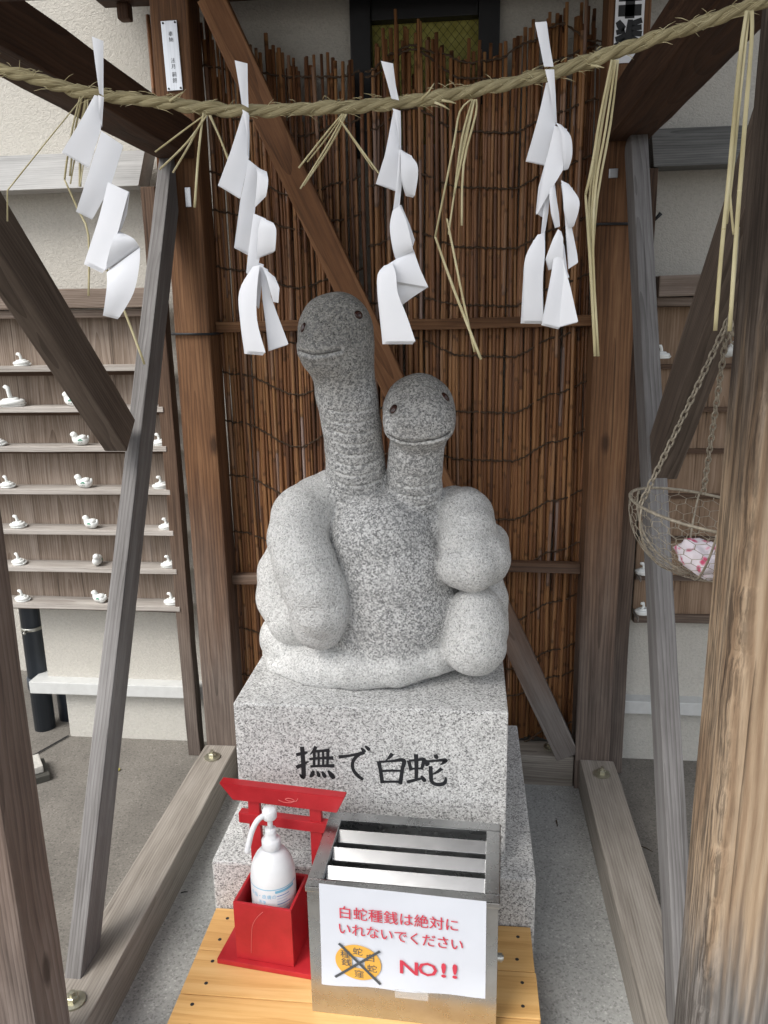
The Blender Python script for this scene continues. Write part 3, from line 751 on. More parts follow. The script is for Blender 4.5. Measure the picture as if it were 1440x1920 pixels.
def fig_animal():
    t = thing('zodiac_figurine', (0, 0, 0), None, None)
    pts = catmull([(.025, .002, .030), (.0235, .002, .021), (.014, 0, .0155), (.002, 0, .0155), (-.010, 0, .018), (-.014, -.001, .028), (-.018, -.002, .034), (-.026, -.003, .0325)], 4)
    ctrl = [.002, .0055, .0150, .0155, .0135, .0100, .0105, .0045]
    rr = []
    for i in range(len(pts)):
        q = i/4; j = min(int(q), 6); rr.append(ctrl[j]+(ctrl[j+1]-ctrl[j])*(q-j))
    v, f = tube_data(pts, rr, 14); from_data('body', v, f, m_cer, t, True)
    vf = [lathe_data([(.011, -.002), (.013, .006), (.009, .012), (0, .014)], (.010, -.002, .020), 14)]
    v, f = merge(vf); from_data('hump', v, f, m_cer, t, True)
    # pine crest: three lobes over a trunk, and brush strokes
    dd = []
    for cxx, czz, rx, rz in ((.004, .0205, .0042, .002), (.0005, .0178, .0038, .0018), (.008, .0178, .0038, .0018)):
        vv = [Vector((cxx, 0, czz))]+[Vector((cxx+rx*math.cos(a), 0, czz+rz*math.sin(a))) for a in [i*math.pi/6 for i in range(12)]]
        dd.append((vv, [(0, 1+i, 1+(i+1) % 12) for i in range(12)]))
    v, f = merge(dd)
    def onbody(p):                                            # push onto the barrel's front
        dz_ = (p.z-.0155)/.0155; return Vector((p.x, -.0158*math.sqrt(max(0, 1-dz_*dz_))-.0006, p.z))
    from_data('pine_crest', [onbody(p) for p in v], f, m_green, t)
    dd = []
    for q in range(3):
        x0 = -.002+q*.005; a = onbody(Vector((x0, 0, .012))); b4 = onbody(Vector((x0+.001, 0, .007)))
        dd.append(tube_data([a, (a+b4)/2+Vector((0, -.0012, 0)), b4], .0006, 4))
    v, f = merge(dd); from_data('brush_mark', v, f, m_ink, t)
    return t
def fig_tall():
    t = thing('long_necked_figurine', (0, 0, 0), None, None)
    pts, rr = [], []
    for i in range(70):
        a = i/70*2*math.pi*2.3+.6; s = i/70; R = .040*(1-s)**.7+.004
        pts.append((R*math.cos(a), R*math.sin(a)*.7, .009+.016*s)); rr.append(.0092*min(1, .2+s*6)*(1-.25*s))
    for q, r_ in (((-.004, -.003, .034), .007), ((-.006, -.004, .048), .0062), ((-.008, -.004, .060), .0075), ((-.015, -.004, .0635), .007), ((-.021, -.004, .062), .003)):
        pts.append(q); rr.append(r_)
    v, f = tube_data(pts, rr, 12); from_data('coiled_body', v, f, m_cer, t, True)
    v, f = lathe_data([(.036, 0), (.041, .006), (.03, .014), (.01, .02), (0, .021)], (0, 0, 0), 20); from_data('base', [Vector((p.x, p.y*.7, p.z)) for p in v], f, m_cer, t, True)
    return t
def copy_tree(o, parent=None):
    c = o.copy(); C.objects.link(c); c.parent = parent
    for ch in o.children: copy_tree(ch, c)
    return c
ORD = ['topmost', 'second from top', 'third from top', 'middle', 'third from bottom', 'second from bottom', 'lowest']
protos = {'c': fig_coil(), 'a': fig_animal(), 't': fig_tall()}
used = set()
KW = {'c': ('tiny white coiled snake figurine', 'coiled snake figurines on the racks'), 'a': ('white figurine with green crest', 'crested snake figurines on the racks'),
      't': ('large white figurine with long raised neck', None)}
figs = [('c', 42, 0, 'far left of'), ('t', 24, 1, 'left on'), ('a', 136, 1, 'middle of'),
        ('c', -2, 2, 'left on'), ('a', 151, 2, 'middle of'), ('c', 300, 2, 'right end of'),
        ('c', 15, 3, 'left on'), ('a', 158, 3, 'middle of'), ('c', 303, 3, 'right end of'),
        ('c', 35, 4, 'left on'), ('a', 171, 4, 'middle of'), ('c', 313, 4, 'right end of'),
        ('c', 36, 5, 'left on'), ('b', 183, 5, 'middle of'), ('c', 318, 5, 'right end of'),
        ('c', 43, 6, 'left on'), ('a', 187, 6, 'middle of'), ('c', 323, 6, 'right end of'),
        ('c', 1240, 0, 'beside strut on'), ('b', 1337, 0, 'behind chain on'), ('b', 1366, 0, 'by post on'),
        ('c', 1207, 5, 'left of strut on'), ('c', 1206, 6, 'left of strut on')]
for kind, fx, sh_i, where in figs:
    base = 'a' if kind == 'b' else kind
    if base in used: o = copy_tree(protos[base])
    else: o = protos[base]; used.add(base)
    z = SH_Z[sh_i]-.0008
    yy = 2.325
    p = atY(fx, 900, yy)
    # find x on this shelf under the pixel column
    q = CO+ray(fx, 960)*1
    lo_, hi_ = 0, 1919
    for _ in range(30):
        mid = (lo_+hi_)/2
        if atY(fx, mid, yy).z > z: lo_ = mid
        else: hi_ = mid
    p = atY(fx, lo_, yy)
    o.location = (p.x, yy, z)
    o.rotation_euler.z = (RNG.uniform(-.35, .35) if kind != 'b' else rad(105))
    if kind == 'c': o.rotation_euler.z += -.2 if fx < 200 else .15
    sc = float(RNG.uniform(.95, 1.07)); o.scale = (sc, sc, sc)
    side = 'left rack' if fx < 700 else 'right rack'
    lab, grp = KW[base]
    if kind == 'b': lab = 'plain white rounded figurine'
    tag(o, f'{lab}, {where} {ORD[sh_i]} shelf, {side}', 'figurine', grp)

# ================================================================== REED SCREENS
def reed_mesh(i):
    L = 2.0; n = 11; pts, rr = [], []
    r0 = .0047+.0004*i
    for k in range(n):
        z = L*k/(n-1)
        pts.append((.0035*math.sin(k*1.3+i), .002*math.cos(k*.9+i*2), z)); rr.append(r0*(1-.18*k/(n-1))*(1.0 if k % 2 else 1.10))
    v, f = tube_data(pts, rr, 6)
    me = bpy.data.meshes.new('reed'); me.from_pydata([tuple(q) for q in v], [], f); me.materials.append(X['reed'])
    me.polygons.foreach_set('use_smooth', [True]*len(me.polygons)); return me
REEDS = [reed_mesh(i) for i in range(5)]
def top_left(x):    # x in photo pixels at the top of the screen
    return np.interp(x, [380, 450, 480, 520, 560, 600, 650, 690], [60, 95, 100, 98, 120, 112, 118, 130])
def top_right(x):
    return np.interp(x, [690, 705, 720, 740, 765, 790, 805, 830, 850, 870, 890, 925, 960, 1000, 1040, 1075, 1110], [125, 110, 95, 52, 45, 60, 75, 95, 105, 112, 108, 95, 82, 40, 25, 20, 15])
def screen(x0p, x1p, topf, label, rows, yb, slope):
    xa, xb = atY(x0p, 600, 2.296).x, atY(x1p, 600, 2.296).x
    t = thing('reed_screen', ((xa+xb)/2, 2.296, .11), label, 'screen')
    x = xa; xs = []
    while x < xb:
        zt0 = atY(720, 60, 2.296)
        i = random.randrange(5)
        o = bpy.data.objects.new('reed', REEDS[i]); C.objects.link(o); o.parent = t
        # pixel column at the top
        tx = x
        colpx = 720+(x-atY(720, 80, 2.296).x)/(atY(721, 80, 2.296).x-atY(720, 80, 2.296).x)
        zt = atY(colpx, float(topf(colpx)), 2.296).z+random.uniform(-.02, .022) if random.random() < .8 else atY(colpx, float(topf(colpx)), 2.296).z+random.uniform(.0, .05)
        zb = .112+random.uniform(0, .015)
        lean = slope*(x-(xa+xb)/2)+random.uniform(-.003, .003)
        yj = 2.297+random.uniform(-.003, .003)
        o.location = Vector((x, yj, zb))-Vector(t.location)
        o.rotation_euler = (random.uniform(-.0015, .0015), lean, random.uniform(0, 6))
        o.scale = (1, 1, (zt-zb)/2.0); xs.append(x)
        x += random.uniform(.0078, .0108)
    x = xa+.004
    while x < xb-.003:              # second, hidden layer of canes closes most gaps lower down
        o = bpy.data.objects.new('reed', REEDS[random.randrange(5)]); C.objects.link(o); o.parent = t
        colpx = 720+(x-atY(720, 80, 2.296).x)/(atY(721, 80, 2.296).x-atY(720, 80, 2.296).x)
        zt = atY(colpx, float(topf(colpx))+random.uniform(10, 130), 2.308).z; zb = .112+random.uniform(0, .02)
        o.location = Vector((x, 2.3065+random.uniform(-.001, .001), zb))-Vector(t.location)
        o.rotation_euler = (0, slope*(x-(xa+xb)/2)+random.uniform(-.002, .002), random.uniform(0, 6)); o.scale = (1, 1, (zt-zb)/2.0)
        x += random.uniform(.0088, .0112)
    for zf in rows:
        pts = []
        n = int((xb-xa)/.006)
        ph = random.uniform(0, 6)
        for k in range(n+1):
            xx = xa+(xb-xa)*k/n
            zz = zf(xx)+.0015*math.sin(k*2.2+ph)
            pts.append((xx, 2.2895-.0012*abs(math.sin(k*1.75+ph)), zz))
        tube('twine', pts, .0022, m_twine, t, 5)
        pts2 = [(p[0], p[1]-.0004, p[2]+.0032*math.sin(k*.9)) for k, p in enumerate(pts)]
        tube('twine', pts2, .0015, m_twine, t, 4)
    return t
def curve(pxs):
    P = [atY(a, b5, 2.29) for a, b5 in pxs]
    xs, zs = [p.x for p in P], [p.z for p in P]
    def fz(x):
        # smooth interpolation
        x = min(max(x, xs[0]), xs[-1]); 
        for i in range(len(xs)-1):
            if x <= xs[i+1]:
                t_ = (x-xs[i])/(xs[i+1]-xs[i]); t_ = t_*t_*(3-2*t_); return zs[i]+(zs[i+1]-zs[i])*t_
        return zs[-1]
    return fz
left_rows = [curve([(380, y-8), (450, y+2), (560, y+30+dy), (640, y+12), (690, y-2)]) for y, dy in ((132, -18), (222, 4), (330, 10), (400, 0), (505, 5), (608, 6), (700, 10), (790, 18), (890, 15), (995, 10), (1085, 6), (1175, 12), (1262, 0), (1340, 0))]
right_rows = [curve([(690, y+10), (770, y-12+d1), (870, y+12), (960, y+14), (1040, y-22), (1115, y-48)]) for y, d1 in ((135, -30), (235, -20), (340, -5), (452, -6), (560, 8), (655, -10), (760, 0), (850, 0), (960, 10), (1055, 6), (1150, 0), (1240, 0), (1290, 2), (1385, 0))]
top_twine = curve([(690, 135), (735, 100), (770, 85), (820, 100), (880, 118), (930, 112), (990, 80), (1050, 45), (1115, 78)])
left = screen(384, 686, top_left, 'left brown reed screen hung between posts behind the tall stone snake', left_rows, 0, -.03)
right = screen(694, 1113, top_right, 'right brown reed screen with ragged top below the window', right_rows+[top_twine], 0, -.03)
# one stray cane of the left screen pokes out beyond the post
o = tube('reed', [atY(277, 28, 2.33), atY(284, 110, 2.33), atY(290, 190, 2.33), atY(300, 330, 2.33)], .006, X['reed'], left, 6)

# ================================================================== STONE
base = tag(box('granite_plinth', (-.575, 1.506, .004), (.160, 2.185, .22), m_gran, None, .006, origin=(-.2, 1.8, 0)),
    'low wide grey granite plinth under the inscribed granite block', 'plinth')
ped = thing('stone_pedestal', (-.21, 1.75, .2195), 'grey granite block carved with dark characters carrying the snake statue', 'pedestal')
BX0, BX1, BYF, BZ = -.516, .0945, 1.56, .592
box('block', (BX0, BYF, .2205), (BX1, 2.0, BZ), m_gran, ped, .004)
G = {
 '撫': [[(2, 74, 7), (20, 79, 8), (33, 83, 5)], [(19, 99, 9), (20, 60, 9), (19, 8, 9), (9, 16, 3)], [(1, 36, 9), (18, 45, 7), (35, 56, 3)],
        [(56, 101, 8), (49, 88, 6), (39, 76, 2)], [(47, 86, 6), (70, 89, 6), (92, 92, 8)], [(37, 63, 6), (68, 67, 6), (101, 69, 9)], [(39, 41, 6), (70, 44, 6), (103, 46, 9)],
        [(51, 86, 6), (50, 64, 6), (49, 42, 5)], [(62, 88, 5), (62, 65, 5), (61, 43, 5)], [(74, 89, 5), (74, 66, 5), (73, 44, 5)], [(87, 91, 7), (86, 67, 6), (84, 45, 5)],
        [(47, 29, 5), (43, 17, 9), (37, 8, 4)], [(57, 28, 4), (60, 17, 8), (61, 10, 5)], [(70, 28, 4), (75, 16, 9), (78, 9, 5)], [(86, 31, 4), (95, 17, 11), (101, 7, 6)]],
 'で': [[(4, 74, 9), (30, 78, 7), (58, 85, 7), (82, 92, 9)], [(80, 91, 8), (62, 82, 8), (47, 62, 8), (46, 38, 8), (58, 18, 9), (76, 4, 7)], [(72, 106, 4), (80, 97, 9), (84, 92, 5)], [(84, 113, 4), (93, 104, 9), (97, 98, 5)]],
 '白': [[(53, 101, 9), (45, 88, 7), (35, 78, 2)], [(15, 74, 9), (20, 40, 8), (24, 2, 9)], [(16, 72, 6), (50, 76, 6), (84, 80, 10), (80, 50, 8), (74, 2, 9)], [(22, 42, 6), (48, 45, 6), (76, 46, 6)], [(24, 7, 6), (50, 9, 6), (77, 10, 6)]],
 '蛇': [[(5, 80, 8), (8, 65, 7), (11, 48, 7)], [(6, 79, 6), (25, 82, 6), (44, 85, 9), (41, 66, 7), (37, 52, 6)], [(10, 53, 5), (24, 55, 5), (39, 56, 5)], [(24, 101, 9), (25, 60, 8), (24, 17, 7)], [(0, 10, 8), (24, 19, 7), (46, 27, 4)], [(37, 33, 4), (43, 22, 9), (47, 13, 6)],
        [(73, 102, 7), (76, 94, 9), (77, 88, 4)], [(54, 84, 6), (53, 72, 9), (50, 64, 4)], [(55, 80, 6), (76, 83, 6), (99, 86, 9), (93, 76, 6), (86, 70, 2)], [(90, 59, 8), (77, 46, 6), (63, 37, 3)], [(61, 65, 8), (62, 38, 8), (64, 16, 8), (76, 7, 9), (92, 9, 9), (99, 18, 7), (100, 32, 3)]],
}
for ch, (x0, yt, x1, yb) in {'撫': (556, 1399, 628, 1461), 'で': (634, 1404, 698, 1462), '白': (701, 1412, 770, 1469), '蛇': (763, 1414, 838, 1472)}.items():
    A = atY(x0, yb, BYF); B = atY(x1, yb+1, BYF); T = atY((x0+x1)/2, yt, BYF)
    sc = (B.x-A.x)/103; sz = (T.z-A.z)/102
    mt = Matrix.Translation((A.x, BYF-.0003, A.z)) @ FRONT @ Matrix.Diagonal((sc, sz, 1, 1)) 
    dd = []
    for i, s in enumerate(G[ch]):
        v, f = stroke_poly([(a, b, w_*1.3) for a, b, w_ in s]); dd.append(([p+Vector((0, 0, .00004*i)) for p in v], f))
    v, f = merge(dd); from_data('carved_character', [mt @ p for p in v], f, m_cut, ped)

# ------------------------------------------------------------------ carved two headed snake (signed distance field -> surface nets)
def sph(px, py, Y, r):
    p = atY(px, py, Y); return np.array([p.x, p.y, p.z, r*mpp(p)])
def chain(lst): return [sph(*q) for q in lst]
def ex(p):   # explicit
    return np.array(p)
CH = dict(
 body=[chain([(715, 1016, 1.772, 98), (732, 1075, 1.782, 117), (738, 1130, 1.786, 122), (728, 1182, 1.79, 120)]), chain([(640, 985, 1.82, 62), (640, 1060, 1.85, 84)]), chain([(815, 990, 1.83, 56), (830, 1080, 1.86, 74)])],
 neck=[chain([(642, 690, 1.735, 58), (650, 740, 1.75, 57), (660, 800, 1.770, 55), (666, 868, 1.790, 55), (670, 935, 1.825, 60), (690, 1000, 1.86, 66)]),
       chain([(785, 815, 1.745, 50), (780, 850, 1.760, 51), (776, 915, 1.80, 53), (765, 975, 1.85, 60)])],
 head=[chain([(630, 620, 1.725, 70.5), (632, 640, 1.725, 69)]), chain([(612, 655, 1.685, 52), (630, 662, 1.71, 60)]),
       chain([(785, 768, 1.735, 67), (787, 775, 1.73, 67)]), chain([(764, 793, 1.685, 44), (808, 793, 1.685, 44)])],
 coil=[chain([(618, 920, 1.82, 40), (598, 938, 1.80, 48), (566, 968, 1.755, 57), (558, 1010, 1.712, 57), (572, 1060, 1.668, 59), (590, 1105, 1.648, 59), (599, 1145, 1.643, 56), (598, 1168, 1.65, 50)]),
       chain([(560, 1020, 1.83, 50), (536, 1075, 1.80, 53), (535, 1120, 1.79, 54), (555, 1160, 1.76, 52)]),
       chain([(560, 1160, 1.84, 50), (536, 1195, 1.79, 48), (545, 1215, 1.77, 46)]),
       chain([(530, 1222, 1.83, 38), (541, 1240, 1.76, 40), (590, 1252, 1.70, 41), (660, 1252, 1.672, 41), (740, 1248, 1.672, 40), (805, 1232, 1.705, 37), (850, 1218, 1.77, 38)]),
       chain([(822, 950, 1.87, 34), (850, 958, 1.83, 46), (872, 968, 1.80, 53), (878, 995, 1.76, 53), (872, 1020, 1.735, 50)]),
       chain([(915, 1020, 1.80, 40), (906, 1048, 1.735, 50), (884, 1060, 1.705, 50), (862, 1062, 1.70, 42)]),
       chain([(892, 1150, 1.725, 52), (892, 1170, 1.71, 57), (889, 1206, 1.70, 61)]),
       chain([(890, 1085, 1.83, 50), (903, 1125, 1.80, 49), (900, 1180, 1.80, 52), (890, 1210, 1.80, 50)]),
       chain([(870, 960, 1.89, 48), (900, 1040, 1.87, 50)])],
)
KS = dict(body=.02, neck=.012, head=.024, coil=.0035)
def seg_d(P, a, b):
    pa = P-a[:3]; ba = b[:3]-a[:3]
    h = np.clip((pa@ba)/max(ba@ba, 1e-9), 0, 1)
    return np.linalg.norm(pa-h[..., None]*ba, axis=-1)-(a[3]+(b[3]-a[3])*h)
def smin(a, b, k):
    h = np.clip(.5+.5*(b-a)/k, 0, 1); return b+(a-b)*h-k*h*(1-h)
def chain_d(P, c):
    d = seg_d(P, c[0], c[1])
    for i in range(1, len(c)-1): d = smin(d, seg_d(P, c[i], c[i+1]), .006)
    return d
MOUTH = []
def sdf(P, full=False):
    d = None; dc = np.full(P.shape[:-1], 9.0, np.float32); dh = dc.copy()
    for kind in ('body', 'coil', 'neck', 'head'):
        for c in CH[kind]:
            e = chain_d(P, c)
            d = e if d is None else smin(d, e, KS[kind])
            if kind == 'coil': dc = np.minimum(dc, e)
            else: dh = np.minimum(dh, e)
    d = np.maximum(d, BZ+.0006-P[..., 2])
    if full: return d, dc, dh
    return d
def cast(px, py):
    dr = ray(px, py).normalized(); t = 1.2
    for _ in range(90):
        p = CO+dr*t; e = float(sdf(np.array([[p.x, p.y, p.z]]))[0]); t += e*.8
        if e < .0003: break
    return p
def normal(p):
    h = .002; g = []
    for i in range(3):
        a = np.array([p.x, p.y, p.z]); b = a.copy(); a[i] += h; b[i] -= h
        g.append(float(sdf(a[None])[0]-sdf(b[None])[0]))
    return Vector(g).normalized()
def surface_nets(step):
    lo = np.array([-.56, 1.56, BZ-.006]); hi = np.array([.13, 2.02, 1.52])
    n = np.ceil((hi-lo)/step).astype(int)+1
    D = np.full(n, .05, np.float32)
    # coarse pass, then refine only near the surface
    cs = 8
    cg = [lo[i]+step*np.arange(0, n[i]+cs, cs) for i in range(3)]
    CP = np.stack(np.meshgrid(*cg, indexing='ij'), -1)
    CD = sdf(CP)
    m = CD
    for ax in range(3):
        a = np.take(m, range(m.shape[ax]-1), ax); b = np.take(m, range(1, m.shape[ax]), ax)
        m = np.where(np.abs(a) < np.abs(b), a, b) if ax < 0 else (a+b)/2
    near = np.abs(m) < step*cs*1.6
    inside = m <= 0
    for i, j, k in np.argwhere(inside & ~near):
        D[i*cs:(i+1)*cs, j*cs:(j+1)*cs, k*cs:(k+1)*cs] = -.05
    off = np.stack(np.meshgrid(*[np.arange(cs)]*3, indexing='ij'), -1)*step
    idx = np.argwhere(near)
    for s in range(0, len(idx), 400):
        ch = idx[s:s+400]
        P = (lo+ch*cs*step)[:, None, None, None, :]+off[None]
        d = sdf(P)
        for q, (i, j, k) in enumerate(ch):
            blk = D[i*cs:(i+1)*cs, j*cs:(j+1)*cs, k*cs:(k+1)*cs]
            blk[...] = d[q][:blk.shape[0], :blk.shape[1], :blk.shape[2]]
    sgn = D < 0
    corners = [(a, b, c) for a in (0, 1) for b in (0, 1) for c in (0, 1)]
    def cut(A, o): return A[o[0]:n[0]-1+o[0], o[1]:n[1]-1+o[1], o[2]:n[2]-1+o[2]]
    cnt = sum(cut(sgn, o).astype(np.int8) for o in corners)
    act = (cnt > 0) & (cnt < 8)
    ids = -np.ones(act.shape, np.int64); ii = np.argwhere(act); ids[act] = np.arange(len(ii))
    acc = np.zeros((len(ii), 3)); w_ = np.zeros(len(ii))
    val = {o: D[ii[:, 0]+o[0], ii[:, 1]+o[1], ii[:, 2]+o[2]] for o in corners}
    for a in corners:
        for ax in range(3):
            if a[ax]: continue
            b = list(a); b[ax] = 1; b = tuple(b)
            va, vb = val[a], val[b]; c = (va < 0) != (vb < 0)
            t = np.where(c, va/np.where(c, va-vb, 1), 0)
            p = np.array(a, float)[None]+np.eye(3)[ax][None]*t[:, None]
            acc[c] += p[c]; w_[c] += 1
    V = lo+step*(ii+acc/w_[:, None])
    Fs = []
    for ax in range(3):
        o1, o2 = [(1, 2), (2, 0), (0, 1)][ax]
        sl0 = [slice(1, n[i]-1) for i in range(3)]; sl1 = list(sl0); sl1[ax] = slice(2, n[ax])
        sl0 = tuple(sl0); sl1 = tuple(sl1)
        s0, s1 = sgn[sl0], sgn[sl1]
        e = np.argwhere(s0 != s1)+1
        fl = s0[s0 != s1]
        d1 = np.eye(3, dtype=int)[o1]; d2 = np.eye(3, dtype=int)[o2]
        q = [ids[tuple((e-x).T)] for x in (d1*0, d1, d1+d2, d2)]
        q = np.stack(q, 1); q[~fl] = q[~fl][:, ::-1]
        Fs.append(q[(q >= 0).all(1)])
    return V, np.concatenate(Fs)
def polyline_surface(pxs, sub=5):
    P = [cast(*q) for q in pxs]; return catmull(P, sub)
V, Fq = surface_nets(.0034)
# carve the finer marks by moving the surface: mouths, belly plates of the necks
def dist_poly(Vp, pl):
    d = np.full(len(Vp), 9.0)
    A = np.array([tuple(p) for p in pl])
    for i in range(len(A)-1):
        ba = A[i+1]-A[i]; pa = Vp-A[i]
        h = np.clip((pa@ba)/max(ba@ba, 1e-9), 0, 1); d = np.minimum(d, np.linalg.norm(pa-h[:, None]*ba, axis=1))
    return d
mouths = [polyline_surface([(558, 656), (570, 660), (585, 664), (603, 663), (621, 660), (638, 656)]), polyline_surface([(726, 814), (743, 823), (760, 828), (780, 829), (814, 824), (832, 818), (844, 811)])]
N = np.zeros_like(V)
fn = np.cross(V[Fq[:, 1]]-V[Fq[:, 0]], V[Fq[:, 3]]-V[Fq[:, 0]])
for i in range(4): np.add.at(N, Fq[:, i], fn)
N /= np.linalg.norm(N, axis=1)[:, None]+1e-12
_, dc, dh = sdf(V, True)
scaly = np.clip(.5+(dh-dc)/.022, 0, 1)
scaly[V[:, 2] > 1.12] *= 0
disp = np.zeros(len(V)); cut_a = np.zeros(len(V))
for mpoly in mouths:
    dm = dist_poly(V, mpoly); disp -= .0060*np.exp(-(dm/.0036)**2); disp += .0020*np.exp(-((dm-.010)/.005)**2); cut_a += .6*np.exp(-((dm-.006)/.003)**2)
for ci, (zlo, zhi) in ((0, (.985, 1.26)), (1, (.985, 1.10))):
    c = CH['neck'][ci]
    dn = chain_d(V, c)
    ax = np.interp(V[:, 2], [q[2] for q in c[::-1]], [q[0] for q in c[::-1]])
    u = (V[:, 0]-ax-.012)/.058
    mask = (np.abs(dn) < .02)*np.clip((1.0-np.abs(u))*4, 0, 1)*np.clip((V[:, 2]-zlo)/.02, 0, 1)*np.clip((zhi-V[:, 2])/.05, 0, 1)*(N[:, 1] < -.1)
    ph = (V[:, 2]-.012*(1-u*u)*-1)/.0245
    fr = ph-np.floor(ph)
    disp += mask*(-.0050*np.exp(-((fr-.5)/.10)**2)+.0016*np.cos((fr-.5)*math.pi))
    cut_a += mask*np.exp(-((fr-.42)/.09)**2)
# soft chisel undulation
disp += .0012*np.sin(V[:, 0]*61+V[:, 2]*37)*np.sin(V[:, 2]*53-V[:, 1]*41)
Vd = V+N*disp[:, None]
worn = np.clip((V[:, 2]-1.21)/.19, 0, 1)
h2 = np.clip(.5+(V[:, 0]+.155)/.03, 0, 1)*np.clip((1.36-V[:, 2])/.04, 0, 1)      # the shorter head and neck
worn2 = np.clip((V[:, 2]-1.15)/.15, 0, 1)*.9
worn = worn*(1-h2)+worn2*h2
st = thing('snake_statue', (-.2, 1.77, BZ), 'pale granite statue of two coiled snakes with dark rubbed heads, on the inscribed block', 'statue')
me = bpy.data.meshes.new('stone_body')
Vl = Vd-np.array(st.location)
me.vertices.add(len(Vl)); me.vertices.foreach_set('co', Vl.astype(np.float32).ravel())
me.loops.add(Fq.size); me.loops.foreach_set('vertex_index', Fq.astype(np.int32).ravel())
me.polygons.add(len(Fq)); me.polygons.foreach_set('loop_start', np.arange(0, Fq.size, 4, dtype=np.int32))
me.update(calc_edges=True); me.validate()
me.polygons.foreach_set('use_smooth', [True]*len(me.polygons))
for nm, arr in (('worn', worn), ('scaly', scaly), ('cut', np.clip(cut_a, 0, 1))):
    at = me.attributes.new(nm, 'FLOAT', 'POINT'); at.data.foreach_set('value', arr.astype(np.float32))
me.materials.append(m_statue)
so = bpy.data.objects.new('stone_body', me); C.objects.link(so); so.parent = st
m_rim = plain('worn_stone_rim', (.30, .29, .27), .6)
for mpoly in mouths:
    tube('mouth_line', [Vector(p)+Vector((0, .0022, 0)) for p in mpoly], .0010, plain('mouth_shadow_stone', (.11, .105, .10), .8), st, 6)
for (ex_, ey_, rx, rz) in ((569, 614, 7.5, 9.5), (672, 590, 9.5, 8.5), (738, 767, 8, 10), (835, 744, 8, 10)):
    p = cast(ex_, ey_); nn = normal(p); s = mpp(p)
    q = nn.to_track_quat('Z', 'Y').to_matrix().to_4x4(); q.translation = p
    bm = bmesh.new(); bmesh.ops.create_uvsphere(bm, u_segments=16, v_segments=8, radius=1)
    bmesh.ops.scale(bm, vec=(rx*s, rz*s, .0045), verts=bm.verts); bmesh.ops.transform(bm, matrix=q, verts=bm.verts)
    eo = from_bm('eye', bm, m_eye, st, True)
    rim = [q @ Vector((rx*1.18*s*math.cos(a), rz*1.18*s*math.sin(a), .0002)) for a in [i*2*math.pi/18 for i in range(19)]]
    v, f = tube_data(rim, .0011, 6, False); from_data('eye_rim', v, f, m_rim, st, True)

# ================================================================== DECK
dk = thing('wooden_deck', (-.21, 1.25, 0), 'low deck of yellow pine boards in front of the granite base', 'deck')
ys = (1.502, 1.376, 1.262, 1.166)
for i in range(3):
    timber('board', (-.570, (ys[i]+ys[i+1])/2, .087), (.150+.002*(i % 2), (ys[i]+ys[i+1])/2, .087), ys[i]-ys[i+1]-.0022, .026, (0, 1, 0), m_deck, dk, .0018, .0003)
for yy in (1.44, 1.21): 
    box('joist', (-.55, yy-.02, .004), (.13, yy+.02, .074), m_deck, dk, .002)
for xx in (-.53, .118):
    for i in range(3):
        for q in (.25, .75):
            y = ys[i]+(ys[i+1]-ys[i])*q; xj = xx+random.uniform(-.006, .006)
            v, f = lathe_data([(.0042, .0), (.0032, .0006), (.0, .0003)], (xj, y, .1002), 8); from_data('screw', v, f, m_ink, dk)

# ================================================================== OFFERTORY BOX
bx = thing('offertory_box', (-.11, 1.35, .1), 'stainless steel offertory box with slatted top standing on the pine deck', 'offertory box')
MB = Matrix.Translation((-.293, 1.243, .1003)) @ Matrix.Rotation(rad(-2.5), 4, 'Z')
W, Dp, H = .358, .229, .289
def bbox_(name, lo, hi, mat=X['steel'], bev=.0012): return box(name, lo, hi, mat, bx, bev, MB)
t = .002
bbox_('front_panel', (0, 0, 0), (W, t, H-.012)); bbox_('back_panel', (0, Dp-t, 0), (W, Dp, H-.012))
bbox_('side_panel', (0, t, 0), (t, Dp-t, H-.012)); bbox_('side_panel', (W-t, t, 0), (W, Dp-t, H-.012))
bbox_('floor_panel', (t, t, .001), (W-t, Dp-t, .003))
# lid frame with mitred lip
fr = .026
lid = []
bbox_('top_frame', (-.003, -.003, H-.0118), (W+.003, fr-.006, H), bev=.002); bbox_('top_frame', (-.003, Dp-fr+.002, H-.0118), (W+.003, Dp+.003, H), bev=.002)
bbox_('top_frame', (-.003, fr-.0058, H-.0118), (fr, Dp-fr+.0018, H), bev=.002); bbox_('top_frame', (W-fr, fr-.0058, H-.0118), (W+.003, Dp-fr+.0018, H), bev=.002)
for y0 in (.054, .110, .166):
    # slats: folded strips leaning towards the front
    bm = bmesh.new(); add_box(bm, (fr, 0, -.0008), (W-fr, .0255, .0008), .0004)
    bmesh.ops.transform(bm, matrix=MB @ Matrix.Translation((0, y0-.008, H-.021)) @ Matrix.Rotation(rad(40), 4, 'X'), verts=bm.verts)
    so_ = from_bm('slat', bm, X['slat'], bx)
    bm = bmesh.new(); add_box(bm, (fr, -.0005, -.014), (W-fr, .0007, -.001), .0003)
    bmesh.ops.transform(bm, matrix=MB @ Matrix.Translation((0, y0-.0085, H-.021)), verts=bm.verts)
    from_bm('slat_lip', bm, X['steel'], bx)
bbox_('inner_plate', (t, t, .10), (W-t, Dp-t, .102))
v, f = tube_data([MB @ Vector((W+.0, .075, .10)), MB @ Vector((W+.010, .075, .10))], .0085, 16); from_data('lock', v, f, m_steelb, bx, False)
v, f = tube_data([MB @ Vector((W+.010, .075, .10)), MB @ Vector((W+.0125, .075, .10))], .0055, 12); from_data('lock_core', v, f, m_steelb, bx, False)

